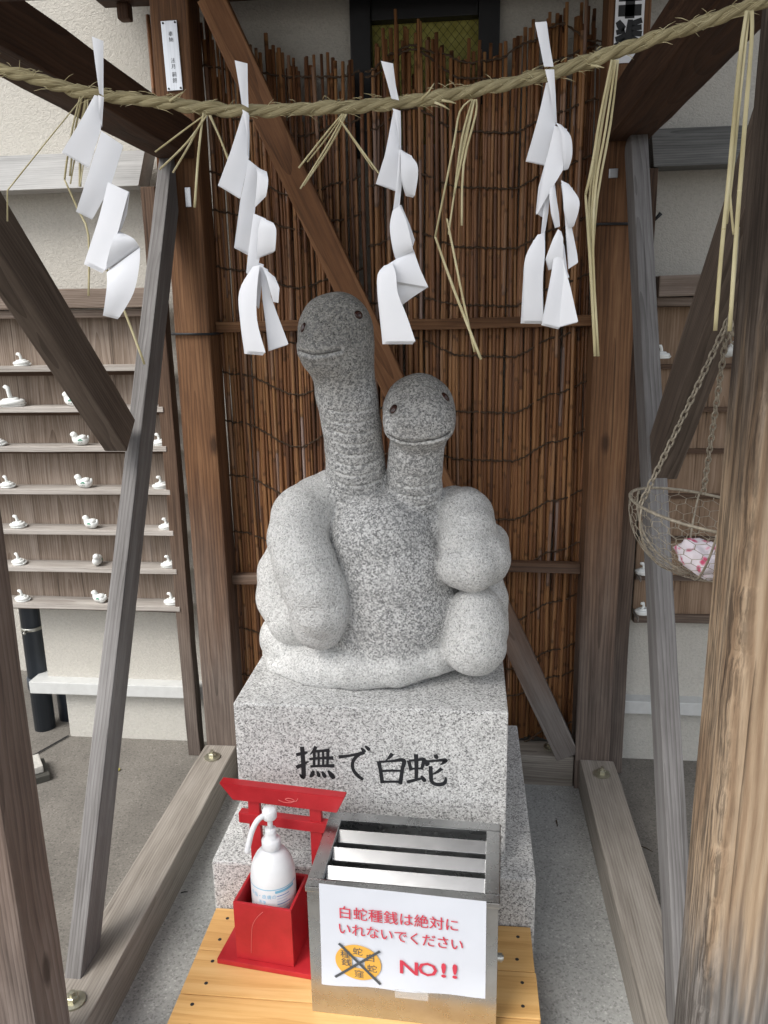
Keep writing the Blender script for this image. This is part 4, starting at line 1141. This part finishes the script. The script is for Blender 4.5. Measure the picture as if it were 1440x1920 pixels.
# notice taped to the box front
nt = thing('paper_notice', MB @ Vector((.17, -.003, .17)), 'white paper notice with red writing and a crossed out coin, taped to the steel box', 'notice')
def nq(px, py):    # photo pixel -> position on the box front
    dr = ray(px, py); n_ = MB.to_3x3() @ Vector((0, -1, 0)); p0 = MB @ Vector((0, -.0032, 0))
    return CO+dr*((p0-CO).dot(n_)/dr.dot(n_))
IV = MB.inverted()
cor = [IV @ nq(*q) for q in ((598, 1656), (912, 1690), (910, 1869), (604, 1842))]
def sheetgrid(name, mat, yoff, grow=0.0, wav=.0012):
    n1, n2 = 18, 12; v = []
    c = [Vector((q.x+(grow if i in (1, 2) else -grow), 0, q.z+(grow if i < 2 else -grow))) for i, q in enumerate(cor)]
    for j in range(n2+1):
        for i in range(n1+1):
            a = i/n1; b = j/n2
            p = (c[0]*(1-a)+c[1]*a)*(1-b)+(c[3]*(1-a)+c[2]*a)*b
            edge = (2*a-1)**2
            y = yoff-wav*(math.sin(a*9+b*2)+.8*math.sin(a*4-b*6))*.5-.0015*(b > .9)*(b-.9)*8-(.0035*max(0, b-.8)*5*math.sin(a*7+1)**2)
            v.append(MB @ Vector((p.x, y, p.z)))
    f = [(j*(n1+1)+i, j*(n1+1)+i+1, (j+1)*(n1+1)+i+1, (j+1)*(n1+1)+i) for j in range(n2) for i in range(n1)]
    return from_data(name, v, f, mat, nt, True)
sheetgrid('paper', X['notice'], -.0034, 0, .0006)
# printing follows the paper: origin at its lower left corner, slightly skewed like the sheet
ux = (cor[1]-cor[0]); ux.y = 0; uz = (cor[0]-cor[3]); uz.y = 0
def NP(a, b, y): 
    p = cor[3]+ux*a+uz*b; return Vector((p.x, y, p.z))
wpap, hpap = ux.length, uz.length
YT = -.0062
def ntext(body, px, py, size, mat, off=0.0, sx=1.0, sy=1.0, shear=.10):
    p = IV @ nq(px, py)
    ang = math.atan2(ux.z, ux.x)-.055*0
    mt = MB @ Matrix.Translation((p.x, YT, p.z)) @ FRONT @ Matrix(((1, 0, 0, 0), (-shear+.0, 1, 0, 0), (0, 0, 1, 0), (0, 0, 0, 1)))
    me = text_mesh(body, size, off); bm = bmesh.new(); bm.from_mesh(me)
    if mat is m_redtx and off == 0:            # a second impression, shifted a hair, for the fat brush line
        g_ = bmesh.ops.duplicate(bm, geom=bm.verts[:]+bm.edges[:]+bm.faces[:])
        bmesh.ops.translate(bm, vec=(.00055, .0003, .00012), verts=[q for q in g_['geom'] if isinstance(q, bmesh.types.BMVert)])
    bm.to_mesh(me); bm.free(); me.transform(Matrix.Diagonal((sx, sy, 1, 1))); me.transform(mt)
    return link('lettering', me, mat, nt)
s0 = mpp(MB @ Vector((.17, 0, .17)))
ang = -.0
for i, ch in enumerate('白蛇種銭は絶対に'):
    ntext(ch, 647+28.6*i, 1711+3.3*i, 28*s0, m_redtx, .0, 1.0, 1.06, .035)
for i, ch in enumerate('いれないでください'):
    ntext(ch, 646+26.3*i, 1741+3.7*i, 27*s0, m_redtx, .0, 1.0, 1.08, .035)
ntext('N', 767, 1814, 45*s0, m_redtx, .0007, 1.15, .92, .05); ntext('O', 802, 1817, 45*s0, m_redtx, .0007, 1.05, .92, .05)
ntext('!', 832, 1819, 45*s0, m_redtx, .0012, 1.2, .95, .05); ntext('!', 853, 1821, 45*s0, m_redtx, .0012, 1.2, .95, .05)
# coin with a square hole
cc = IV @ nq(672, 1803)
ring = []
v, f = [], []
def sq(a, r):
    c_, s_ = math.cos(a), math.sin(a); m_ = max(abs(c_), abs(s_)); return r*c_/m_, r*s_/m_
for i in range(48):
    a = 2*math.pi*i/48
    xo, zo = 44*s0*math.cos(a), 39*s0*math.sin(a)-3*s0*math.cos(a)
    xi, zi = sq(a, 12.5*s0); zi -= xi*.08
    v += [MB @ Vector((cc.x+xo, -.0056, cc.z+zo)), MB @ Vector((cc.x+xi, -.0056, cc.z+zi))]
f = [(2*i, 2*((i+1) % 48), 2*((i+1) % 48)+1, 2*i+1) for i in range(48)]
from_data('coin_print', v, f, m_orange, nt)
for ch, x, y in (('種', 648, 1788), ('銭', 650, 1803), ('蛇', 671, 1783), ('白', 695, 1795), ('蛇', 698, 1815), ('窪', 674, 1825)):
    ntext(ch, x, y, 19*s0, m_greytx, 0, 1.05, .95, .08)
for a, b in (((636, 1766), (714, 1843)), ((629, 1829), (713, 1781))):
    A, B = IV @ nq(*a), IV @ nq(*b); d = (B-A).normalized(); nn = Vector((-d.z, 0, d.x))*2.6*s0
    yy = -.0068-(.0003 if a[0] == 636 else 0)
    from_data('cross_bar', [MB @ Vector((p.x, yy, p.z)) for p in (A+nn, A-nn, B-nn, B+nn)], [(0, 1, 2, 3)], m_greytx, nt)
tp = IV @ nq(772, 1862)
box('tape', (tp.x-.032, -.0078, tp.z-.010), (tp.x+.032, -.0074, tp.z+.010), X['film'], nt, 0, MB)

# ================================================================== TORII STAND WITH SANITISER
ts = thing('torii_stand', (-.42, 1.40, .1), 'red wooden torii shaped stand with a square box, left of the steel box', 'stand')
MT = Matrix.Translation((-.476, 1.349, .1005)) @ Matrix.Rotation(rad(-7), 4, 'Z')
def tb(name, lo, hi, bev=.0015): return box(name, lo, hi, X['red'], ts, bev, MT)
tb('base_board', (-.040, -.012, 0), (.182, .135, .012))
hw_, hd, hz = .128, .112, .150
tb('box_panel', (0, 0, .0122), (hw_, .006, hz)); tb('box_panel', (0, hd-.006, .0122), (hw_, hd, hz))
tb('box_panel', (0, .0062, .0122), (.006, hd-.0062, hz)); tb('box_panel', (hw_-.006, .0062, .0122), (hw_, hd-.0062, hz))
# torii
ty = .114
tb('pillar', (-.004, ty, .0122), (.022, ty+.012, .316)); tb('pillar', (.136, ty, .0122), (.162, ty+.012, .316))
tb('tie_beam', (-.026, ty-.004, .258), (.181, ty+.016, .282))
bm = bmesh.new()
prof = [(-.066, .352), (.217, .352), (.199, .314), (-.036, .314)]
v8 = [bm.verts.new(MT @ Vector((x, ty+y, z+.006*((x-.09)/.14)**2*0))) for y in (-.007, .017) for x, z in prof]
for q in ((0, 3, 2, 1), (4, 5, 6, 7), (0, 1, 5, 4), (1, 2, 6, 5), (2, 3, 7, 6), (3, 0, 4, 7)): bm.faces.new([v8[i] for i in q])
bmesh.ops.bevel(bm, geom=bm.edges[:], offset=.0015, segments=2, affect='EDGES')
from_bm('lintel', bm, X['red'], ts)
m_faint = plain('faded_pink_paint', (.62, .16, .15), .6)
cur = catmull([MT @ Vector((x, ty-.0074, z)) for x, z in ((.070, .329), (.082, .325), (.098, .326), (.106, .332), (.096, .336), (.086, .333), (.094, .3295), (.110, .331), (.114, .338))], 6)
tube('snake_mark', cur, .0008, m_faint, ts, 4)
tube('scratch', catmull([MT @ Vector((x, -.0002, z)) for x, z in ((.066, .137), (.050, .118), (.040, .095), (.036, .060), (.034, .03))], 5), .0006, m_faint, ts, 4)
# bottle
bc = MT @ Vector((.068, .060, .0125))
bt = thing('pump_bottle', bc, 'white pump bottle of hand sanitiser standing in the red box', 'bottle')
R_ = .0475
v, f = lathe_data([(.0, .0), (R_-.004, 0), (R_, .004), (R_, .165), (R_-.001, .185), (R_-.006, .205), (R_-.014, .220), (R_-.022, .229), (.0165, .232), (.0165, .240)], bc, 40)
from_data('bottle_body', v, f, m_white, bt, True)
v, f = lathe_data([(.0175, .234), (.0200, .236), (.0200, .254), (.0165, .257), (.0125, .259), (.0115, .272), (.0115, .280), (.0, .281)], bc, 28); from_data('pump_collar', v, f, m_white, bt, True)
v, f = lathe_data([(.0058, .278), (.0058, .312)], bc, 12); from_data('pump_stem', v, f, m_white, bt, True)
v, f = lathe_data([(.0, .304), (.0130, .304), (.0152, .307), (.0152, .322), (.0125, .3275), (.0, .3285)], bc, 24); pump = from_data('pump_head', v, f, m_white, bt, True)
tube('nozzle', catmull([bc+Vector(q) for q in ((-.006, -.005, .316), (-.020, -.017, .311), (-.031, -.026, .292), (-.039, -.033, .262), (-.042, -.035, .246))], 5), .0058, m_white, bt, 10)
def wrap(me, ang0, z0, r):     # bend flat print round the bottle, facing the viewer
    for v_ in me.vertices:
        a = ang0+v_.co.x/r; v_.co = Vector((bc.x+r*math.sin(a), bc.y-r*math.cos(a), bc.z+z0+v_.co.y))
    return me
a0 = math.atan2(bc.x, bc.y)+.05
for body, size, z, mat, off in (('手指・皮膚の', .0105, .150, m_sky_b, 0), ('洗浄', .0085, .137, m_sky_b, 0), ('すすぎ不要', .0085, .124, m_bluetx, 0), ('洗浄・消毒用', .0105, .112, m_bluetx, .0001)):
    me = text_mesh(body, size, off); wrap(me, a0-.05, z, R_+.0005); link('lettering', me, mat, bt)
def band(x0, x1, zf, th, mat, name='label_line'):
    n = 40; v, f = [], []
    for i in range(n+1):
        a = x0+(x1-x0)*i/n
        for dz_ in (0, th):
            v.append(Vector((bc.x+(R_+.0004)*math.sin(a0+a), bc.y-(R_+.0004)*math.cos(a0+a), bc.z+zf(a)+dz_)))
        if i: f.append((2*i-2, 2*i, 2*i+1, 2*i-1))
    return from_data(name, v, f, mat, bt, True)
band(-1.7, 1.7, lambda a: .166, .0018, m_sky_b); band(.55, 1.5, lambda a: .158, .006, m_sky_b)
for q in range(9): band(.62, 1.2+.1*math.sin(q*2.3), lambda a, q=q: .150-.0065*q, .0016, m_bluetx if q % 3 == 0 else plain('pale_print', (.5, .56, .70), .5))
for q in ((-.36, .34),):
    band(q[0], q[1], lambda a: .100, .0014, m_bluetx); band(q[0], q[0]+.04, lambda a: .06, .04, m_bluetx); band(q[1]-.04, q[1], lambda a: .06, .04, m_bluetx)
band(-.06, .06, lambda a: .086, .013, m_bluetx); band(-.22, .22, lambda a: .076, .006, m_bluetx)

# ================================================================== ROPE
RY = .965
rp = [(-110, 95), (-60, 108), (0, 130), (60, 146), (110, 161), (160, 174), (230, 184), (300, 192), (380, 202), (460, 208), (540, 206), (600, 203), (680, 199), (740, 193), (800, 186), (860, 175), (900, 167), (960, 155), (1030, 139), (1100, 116), (1160, 95), (1230, 71), (1300, 49), (1370, 24), (1440, -2), (1500, -30)]
ctr = catmull([atY(x, y, RY) for x, y in rp], 14)
rope = thing('straw_rope', atY(720, 195, RY), 'thick twisted straw rope strung across the front of the shelter', 'rope')
L = [0.0]
for i in range(1, len(ctr)): L.append(L[-1]+(ctr[i]-ctr[i-1]).length)
def resample(pts, step):
    out, s, tot = [], 0.0, L[-1]; i = 0
    while s < tot:
        while L[i+1] < s: i += 1
        q = (s-L[i])/(L[i+1]-L[i]); out.append((pts[i].lerp(pts[i+1], q), s)); s += step
    return out
RS = resample(ctr, .0035)
for k in range(3):
    pts, rr = [], []
    for i, (p, s) in enumerate(RS):
        tt = (RS[min(i+1, len(RS)-1)][0]-RS[max(i-1, 0)][0]).normalized()
        u = tt.cross(Vector((0, 1, 0))).normalized(); b = tt.cross(u)
        a = -2*math.pi*(s/.078)+k*2*math.pi/3
        r = .0034*(1+.14*math.sin(s*41+k))
        pts.append(p+(u*math.cos(a)+b*math.sin(a))*r); rr.append(.0041*(1+.15*math.sin(s*57+k*2)+.09*math.sin(s*190+k)))
    o = tube('strand', pts, rr, X['rope'], rope, 9, jitter=.05, uv=True)
dd = []
for i in range(320):
    p, s = RS[random.randrange(10, len(RS)-10)]
    d = Vector((random.choice((-1, 1))*random.uniform(.5, 1.2), random.uniform(-.8, .3), random.uniform(-.6, .6))).normalized()
    q = p+Vector((0, random.uniform(-.006, .0), random.uniform(-.008, .008))); ln = random.uniform(.004, .020)
    dd.append(tube_data([q, q+d*ln*.5+Vector((0, 0, .001)), q+d*ln], [.0004, .00035, .00015], 4))
for a, b, c in (((790, 187), (804, 172), (814, 156)), ((815, 192), (832, 199), (843, 206)), ((828, 188), (845, 191), (855, 194)), ((318, 190), (330, 181), (343, 172)), ((1108, 123), (1120, 124), (1133, 127))):
    dd.append(tube_data([atY(*q, RY-.007) for q in (a, b, c)], [.0016, .0012, .0005], 5))
v, f = merge(dd); o = from_data('loose_fibres', v, f, X['straw'], rope, True); o['kind'] = 'stuff'

# straw tassels hanging from the rope
TAS = {
 'short spread straw tassel with long broken stalks at the far left of the rope': ((152, 178), [
   ([(157, 180), (90, 262), (14, 357), (14, 415)], 3.4, -.004), ([(150, 182), (136, 240), (125, 305), (121, 337)], 4.2, .0), ([(121, 337), (145, 390), (166, 442), (166, 555)], 4.4, -.002),
   ([(154, 182), (140, 250), (131, 330)], 4.5, .004), ([(160, 184), (148, 250), (132, 345)], 3.2, .006), ([(165, 186), (158, 290), (150, 350)], 3.0, .002), ([(163, 186), (152, 250), (150, 350)], 6, .006),
   ([(190, 480), (206, 520), (236, 590), (271, 683)], 5.0, .012)]),
 'fan shaped tassel of five stiff straws above the grey strut': ((385, 212), [
   ([(386, 214), (340, 248), (291, 285)], 4.2, -.003), ([(388, 216), (350, 268), (299, 318)], 4.6, -.006), ([(384, 214), (356, 270), (324, 324)], 4.6, .001),
   ([(381, 212), (372, 290), (365, 389)], 5.0, -.004), ([(392, 216), (412, 258), (433, 314)], 4.8, -.002), ([(395, 216), (410, 252), (430, 300)], 3.0, .003)]),
 'tassel of straws slanting left beside the middle of the rope': ((643, 212), [
   ([(642, 213), (605, 258), (560, 315)], 4.6, -.004), ([(645, 213), (610, 262), (576, 304)], 3.6, .002), ([(646, 214), (612, 275), (563, 354)], 4.2, -.006), ([(650, 214), (615, 280), (569, 348)], 4.6, .0),
   ([(648, 214), (637, 240), (627, 260)], 4.0, .003), ([(636, 222), (670, 270), (722, 341)], 4.6, -.006), ([(640, 230), (662, 262), (700, 318)], 3.4, -.003)]),
 'bent straw tassel folded into long zigzag stalks right of the rope middle': ((888, 184), [
   ([(884, 186), (862, 210), (850, 275), (816, 444)], 5.0, -.002), ([(816, 444), (850, 540), (902, 674)], 5.4, -.002), ([(886, 186), (866, 260), (852, 364)], 4.6, .003), ([(888, 188), (862, 300), (845, 410), (841, 440)], 3.6, .006),
   ([(838, 410), (845, 445), (868, 560), (890, 660)], 4.8, .0), ([(893, 186), (892, 215), (869, 310), (866, 423)], 4.4, -.005), ([(890, 186), (872, 270), (851, 366)], 4.2, -.001)]),
 'long narrow straw tassel in front of the right rear post': ((1152, 110), [
   ([(1147, 112), (1125, 220), (1112, 300), (1098, 366)], 5.4, -.003), ([(1098, 366), (1106, 480), (1116, 668)], 6.0, -.003), ([(1152, 112), (1130, 225), (1113, 350), (1108, 450)], 5.2, .002), ([(1155, 112), (1136, 240), (1117, 350), (1112, 480), (1122, 668)], 5.2, -.001),
   ([(1159, 112), (1145, 230), (1120, 370), (1110, 500)], 5.0, .004), ([(1150, 112), (1120, 280), (1105, 380), (1112, 520)], 4.4, .006)]),
 'longest pale straw tassel hanging before the right front post': ((1405, 20), [
   ([(1400, 20), (1386, 120), (1368, 320), (1352, 480), (1341, 620)], 8.6, -.020), ([(1404, 20), (1392, 130), (1376, 300), (1362, 420)], 6.0, -.016), ([(1410, 20), (1409, 80), (1396, 240), (1382, 420), (1368, 621)], 9.0, -.022),
   ([(1405, 20), (1384, 220), (1369, 340), (1372, 405), (1376, 440)], 5.4, -.017)]),
}
for lab, (anchor, stalks) in TAS.items():
    t_ = thing('straw_tassel', atY(*anchor, RY), lab, 'tassel', 'straw tassels on the rope')
    for pxs, wpx, dy in stalks:
        P = [atY(x, y, RY+dy-.006*(i == 0)) for i, (x, y) in enumerate(pxs)]
        if len(P) > 2 and not (len(P) == 4 and pxs[0][0] == 157): P = catmull(P, 4) if len(pxs) < 4 else catmull(P, 3)
        s = mpp(P[0])*wpx/2; n_ = len(P)
        v, f = tube_data(P, [s*(.75+.25*min(1, i/max(1, n_*.4))) for i in range(n_)], 8, True, .75)
        o = from_data('straw', v, f, X['straw'], t_, True)
        if wpx > 4:     # a node ring on the stalk
            k_ = int(n_*.62); v, f = tube_data([P[k_]-(P[k_]-P[k_-1]).normalized()*.001, P[k_], P[k_]+(P[k_]-P[k_-1]).normalized()*.001], [s*.95, s*1.12, s*.95], 8, False, .75)
            from_data('node', v, f, X['straw'], o if False else t_, True)

# ================================================================== PAPER STREAMERS
def panel(rows, y0=0.0, bulge=0.0, layers=3, parent=None, name='paper_fold', ysl=0.0, yr=0.0):
    """folded paper strip: rows of (left, right) photo pixels from top to bottom"""
    R2 = []
    for (a, b) in rows: R2.append((Vector((a[0], a[1], 0)), Vector((b[0], b[1], 0))))
    def edge(side):
        E_ = [r[side] for r in R2]
        if bulge >= .006 and len(E_) > 2: return catmull(E_, 5)
        return [E_[k].lerp(E_[k+1], i/5) for k in range(len(E_)-1) for i in range(5)]+[E_[-1]]
    Lc, Rc = edge(0), edge(1)
    n, mcol = len(Lc), 5
    dd = []
    for ly in range(layers):
        v, f = [], []
        for i in range(n):
            q = i/(n-1)
            for j in range(mcol+1):
                u = j/mcol
                p = Lc[i].lerp(Rc[i], u)
                ox, oy = ly*(-2.2)*q+ly*.6, ly*1.8*q
                Yv = RY+y0+ly*.0022+ysl*q+yr*u-bulge*math.sin(q*math.pi)-.0012*math.sin(u*3.1+q*2)
                v.append(atY(p.x+ox, p.y+oy, Yv))
        for i in range(n-1):
            for j in range(mcol):
                a = i*(mcol+1)+j; f.append((a, a+mcol+1, a+mcol+2, a+1))
        dd.append((v, f))
    v, f = merge(dd)
    o = from_data(name, v, f, X['paper'], parent, True)
    return o
SHD = [
 ('white zigzag paper streamer at the far left, before the stucco wall', (184, 180), [
   ([((172, 68), (194, 77)), ((180, 130), (194, 140)), ((186, 175), (194, 180))], -.012, 0, 1), ([((184, 178), (195, 182)), ((186, 215), (191, 240))], -.011, 0, 1),
   ([((177, 178), (190, 182)), ((150, 228), (189, 245)), ((117, 284), (167, 313))], -.006, .004, 2, 0, -.004), ([((190, 246), (231, 273)), ((166, 325), (208, 348)), ((144, 395), (174, 410))], -.012, .003, 2, 0, .004),
   ([((202, 342), (241, 360)), ((184, 415), (222, 432)), ((162, 490), (197, 507))], -.016, .003, 4, 0, .003), ([((241, 360), (243, 364)), ((233, 395), (238, 402)), ((221, 432), (225, 436))], -.010, 0, 1),
   ([((221, 432), (224, 434)), ((210, 455), (250, 447)), ((198, 506), (262, 464))], -.018, .010, 2), ([((205, 500), (240, 470)), ((208, 515), (258, 470))], -.004, 0, 1),
   ([((200, 510), (262, 464)), ((201, 530), (261, 500)), ((199, 560), (250, 550)), ((196, 588), (224, 595))], -.021, .006, 3)]),
 ('white zigzag paper streamer left of the stone snakes, hanging before the left rear post', (458, 210), [
   ([((440, 113), (464, 119)), ((449, 165), (465, 172)), ((453, 195), (466, 202))], -.012, 0, 1), ([((454, 205), (466, 212)), ((462, 245), (468, 250)), ((464, 290), (467, 298))], -.012, 0, 1),
   ([((455, 212), (467, 216)), ((432, 285), (466, 301)), ((410, 346), (451, 371))], -.007, .004, 2), ([((466, 300), (486, 316)), ((452, 370), (479, 386)), ((442, 461), (470, 476))], -.012, .003, 3),
   ([((478, 312), (500, 322)), ((483, 330), (503, 340)), ((479, 388), (499, 368))], -.020, .006, 2), ([((484, 318), (500, 325)), ((482, 345), (499, 352))], -.004, 0, 1),
   ([((475, 400), (498, 410)), ((466, 470), (488, 478)), ((463, 510), (480, 520))], -.012, .002, 2), ([((490, 408), (512, 418)), ((485, 430), (518, 432)), ((484, 482), (516, 470))], -.020, .006, 3), ([((489, 412), (510, 420)), ((487, 440), (513, 440))], -.004, 0, 1),
   ([((478, 490), (494, 496)), ((476, 530), (490, 540)), ((482, 570), (486, 578))], -.010, 0, 2), ([((474, 500), (487, 497)), ((449, 545), (482, 540)), ((453, 600), (482, 600)), ((463, 658), (498, 661))], -.021, .006, 4),
   ([((488, 498), (502, 505)), ((492, 560), (508, 556)), ((498, 600), (524, 600)), ((505, 657), (541, 645))], -.016, .003, 2), ([((492, 500), (516, 520)), ((500, 520), (524, 540)), ((512, 566), (522, 568))], -.022, .004, 1)]),
 ('white zigzag paper streamer in the middle, above the shorter stone snake', (742, 192), [
   ([((714, 114), (737, 119)), ((726, 155), (742, 160)), ((734, 185), (748, 188))], -.012, 0, 1), ([((736, 203), (751, 208)), ((745, 240), (752, 246)), ((748, 276), (752, 280))], -.012, 0, 1),
   ([((737, 210), (751, 216)), ((722, 290), (751, 300)), ((706, 343), (749, 359))], -.007, .004, 2), ([((750, 280), (757, 284)), ((752, 300), (779, 302)), ((754, 335), (784, 325)), ((764, 364), (778, 367))], -.018, .008, 3), ([((753, 282), (772, 292)), ((754, 310), (779, 310)), ((756, 345), (778, 345))], -.002, 0, 1),
   ([((748, 282), (752, 284)), ((744, 340), (753, 350)), ((738, 396), (749, 388))], -.014, 0, 2), ([((748, 384), (752, 384)), ((756, 410), (768, 420)), ((760, 440), (778, 450)), ((768, 464), (774, 462))], -.006, 0, 2),
   ([((736, 395), (749, 386)), ((731, 425), (762, 415)), ((737, 465), (772, 455)), ((744, 487), (775, 470))], -.016, .006, 2),
   ([((744, 485), (775, 468)), ((720, 500), (788, 505)), ((742, 528), (803, 538))], -.014, .004, 2), ([((738, 525), (803, 538)), ((744, 550), (775, 556)), ((746, 568), (756, 570))], -.013, 0, 2),
   ([((720, 498), (735, 494)), ((708, 515), (742, 512)), ((709, 545), (746, 550)), ((715, 590), (762, 590)), ((722, 640), (779, 640))], -.022, .006, 4), ([((722, 500), (737, 500)), ((714, 520), (737, 520))], -.004, 0, 1)]),
 ('white zigzag paper streamer with many loops, right, before the reed screen', (1032, 140), [
   ([((1003, 42), (1025, 40)), ((1012, 85), (1031, 85)), ((1020, 125), (1038, 125))], -.012, 0, 1), ([((1022, 130), (1039, 130)), ((1032, 175), (1042, 180)), ((1040, 225), (1044, 232))], -.012, 0, 1),
   ([((1024, 155), (1038, 152)), ((1008, 225), (1042, 232)), ((987, 301), (1022, 309))], -.006, .004, 2), ([((1042, 230), (1052, 234)), ((1052, 250), (1070, 255)), ((1056, 290), (1073, 290)), ((1058, 318), (1066, 316))], -.020, .006, 2), ([((1040, 236), (1062, 242)), ((1022, 310), (1056, 318)), ((1008, 400), (1040, 345))], -.013, .003, 3),
   ([((1022, 305), (1030, 308)), ((1010, 350), (1026, 352)), ((1006, 398), (1022, 408))], -.010, 0, 2), ([((1030, 342), (1040, 346)), ((1030, 370), (1044, 375)), ((1034, 400), (1048, 400)), ((1042, 426), (1050, 424))], -.018, .004, 2),
   ([((1052, 338), (1066, 345)), ((1056, 365), (1085, 372)), ((1058, 395), (1085, 395)), ((1068, 426), (1076, 424))], -.021, .008, 2), ([((1052, 345), (1073, 352)), ((1056, 380), (1080, 380))], -.004, 0, 1),
   ([((1054, 345), (1060, 350)), ((1060, 420), (1072, 425)), ((1064, 470), (1082, 475)), ((1067, 503), (1084, 492))], -.012, 0, 2), ([((1022, 345), (1032, 350)), ((1018, 400), (1028, 400)), ((1014, 440), (1020, 445))], -.012, 0, 1),
   ([((1008, 440), (1020, 437)), ((986, 480), (1022, 470)), ((983, 530), (1018, 525)), ((981, 601), (1019, 602))], -.022, .008, 4), ([((1000, 450), (1018, 448)), ((990, 490), (1018, 490))], -.005, 0, 1),
   ([((1046, 430), (1052, 434)), ((1036, 450), (1056, 446)), ((1023, 485), (1056, 480)), ((1030, 505), (1050, 500))], -.018, .005, 2), ([((1040, 470), (1056, 470)), ((1031, 530), (1060, 530)), ((1018, 606), (1050, 614))], -.020, .004, 3), ([((1050, 440), (1058, 460)), ((1056, 500), (1064, 510)), ((1062, 522), (1068, 520))], -.016, 0, 1),
   ([((1044, 500), (1056, 490)), ((1046, 545), (1070, 540)), ((1050, 612), (1084, 603))], -.016, .003, 2)]),
]
for lab, anchor, panels in SHD:
    t_ = thing('paper_streamer', atY(*anchor, RY), lab, 'streamer', 'paper streamers on the rope')
    for ip, pn in enumerate(panels):
        wide = abs(pn[0][0][0][0]-pn[0][0][1][0])+abs(pn[0][-1][0][0]-pn[0][-1][1][0])
        panel(pn[0], pn[1]-.002, pn[2], pn[3] if len(pn) > 3 else 2, t_, 'paper_fold', (-.004, .003)[ip % 2]*(wide > 40), (.004, -.005, .002)[ip % 3]*(wide > 40))

# ================================================================== WIRE BASKET
BY_ = 1.30
bc_ = Vector((atY(1327, 958, BY_).x, BY_, atY(1327, 958, BY_).z))
BR = .125
bk = thing('wire_basket', bc_, 'rusted hanging wire mesh basket on chains beside the bleached right post', 'basket')
tilt = Matrix.Translation(bc_) @ Matrix.Rotation(rad(9), 4, 'Y') @ Matrix.Rotation(rad(3), 4, 'X')
def bp(a, s):      # point on the bowl: angle, 0 rim .. 1 bottom
    r = BR*math.cos(s*math.pi/2)**.85; z = -.112*math.sin(s*math.pi/2)**1.1
    return tilt @ Vector((r*math.cos(a), r*math.sin(a), z))
v, f = tube_data([bp(2*math.pi*i/48, 0) for i in range(49)], .0026, 8, False); from_data('rim', v, f, m_wire, bk, True)
for k in range(6):
    a = 2*math.pi*(k+.35)/6
    tube('rib', [bp(a, s/14) for s in range(15)], .0018, m_wire, bk, 6)
dd = []
nu = 26; nrow = 11
def hexpt(i, j): 
    s = min(.97, (j*1.0)/(nrow*1.06)); return bp(2*math.pi*(i/nu), s)
for j in range(nrow):
    for i in range(nu):
        # brick-wall hexagons: verticals and zig-zags
        o_ = .5*(j % 2)
        p0 = hexpt(i+o_, j+.12); p1 = hexpt(i+o_, j+.72); dd.append(tube_data([p0, p1], .0007, 4, False))
        q0 = hexpt(i+o_+.5, j+1.12); q1 = hexpt(i+o_-.5, j+1.12)
        dd.append(tube_data([p1, q0], .00055, 3, False)); dd.append(tube_data([p1, q1], .00055, 3, False))
v, f = merge(dd); o = from_data('wire_mesh', v, f, m_wire, bk, True); o['kind'] = 'stuff'
def chain_links(a, b, sag=0.0, r=.0016, ln=.0165):
    Lc_ = (b-a).length; n = int(Lc_/(ln*.72)); proto = None
    ring = []
    for i in range(17):
        t2 = 2*math.pi*i/16; ring.append(Vector((.0042*math.cos(t2), 0, .0078*math.sin(t2))))
    v, f = tube_data(ring, r, 5, False); me = bpy.data.meshes.new('chain_link'); me.from_pydata([tuple(q) for q in v], [], f); me.materials.append(m_wire)
    me.polygons.foreach_set('use_smooth', [True]*len(me.polygons))
    for k in range(n):
        q = (k+.5)/n; p = a.lerp(b, q)-Vector((0, 0, sag*math.sin(q*math.pi)))
        o = bpy.data.objects.new('chain_link', me); C.objects.link(o); o.parent = bk; o.location = p-bc_
        d = (b-a).normalized().to_track_quat('Z', 'Y'); o.rotation_euler = (d.to_matrix() @ Matrix.Rotation(rad(90*(k % 2)+20), 3, 'Z')).to_euler()
apex = atY(1366, 598, 1.255)
chain_links(bp(rad(198), 0), apex, .004); chain_links(bp(rad(318), 0), apex, .002); chain_links(bp(rad(78), 0), apex, .002)
tube('hook', catmull([apex, apex+Vector((.006, .01, .03)), apex+Vector((.01, .02, .09)), Vector((.405, 1.30, 1.60))], 5), .002, m_wire, bk, 6)
# patterned cloth bundle lying in the bowl
cl = thing('cloth_bundle', tilt @ Vector((.02, -.02, -.1)), 'crumpled pink and white flowered cloth lying in the wire basket', 'cloth')
bm = bmesh.new(); bmesh.ops.create_icosphere(bm, subdivisions=4, radius=1)
from mathutils import noise as mnoise
for v_ in bm.verts:
    n1 = mnoise.noise(v_.co*2.1)*.28+mnoise.noise(v_.co*5)*.12
    v_.co *= 1+n1
    v_.co = Vector((v_.co.x*.044, v_.co.y*.045, max(v_.co.z, -.75)*.030))
bmesh.ops.transform(bm, matrix=tilt @ Matrix.Translation((.014, -.008, -.082)) @ Matrix.Rotation(rad(20), 4, 'Y'), verts=bm.verts)
from_bm('folded_cloth', bm, X['cloth'], cl, True)
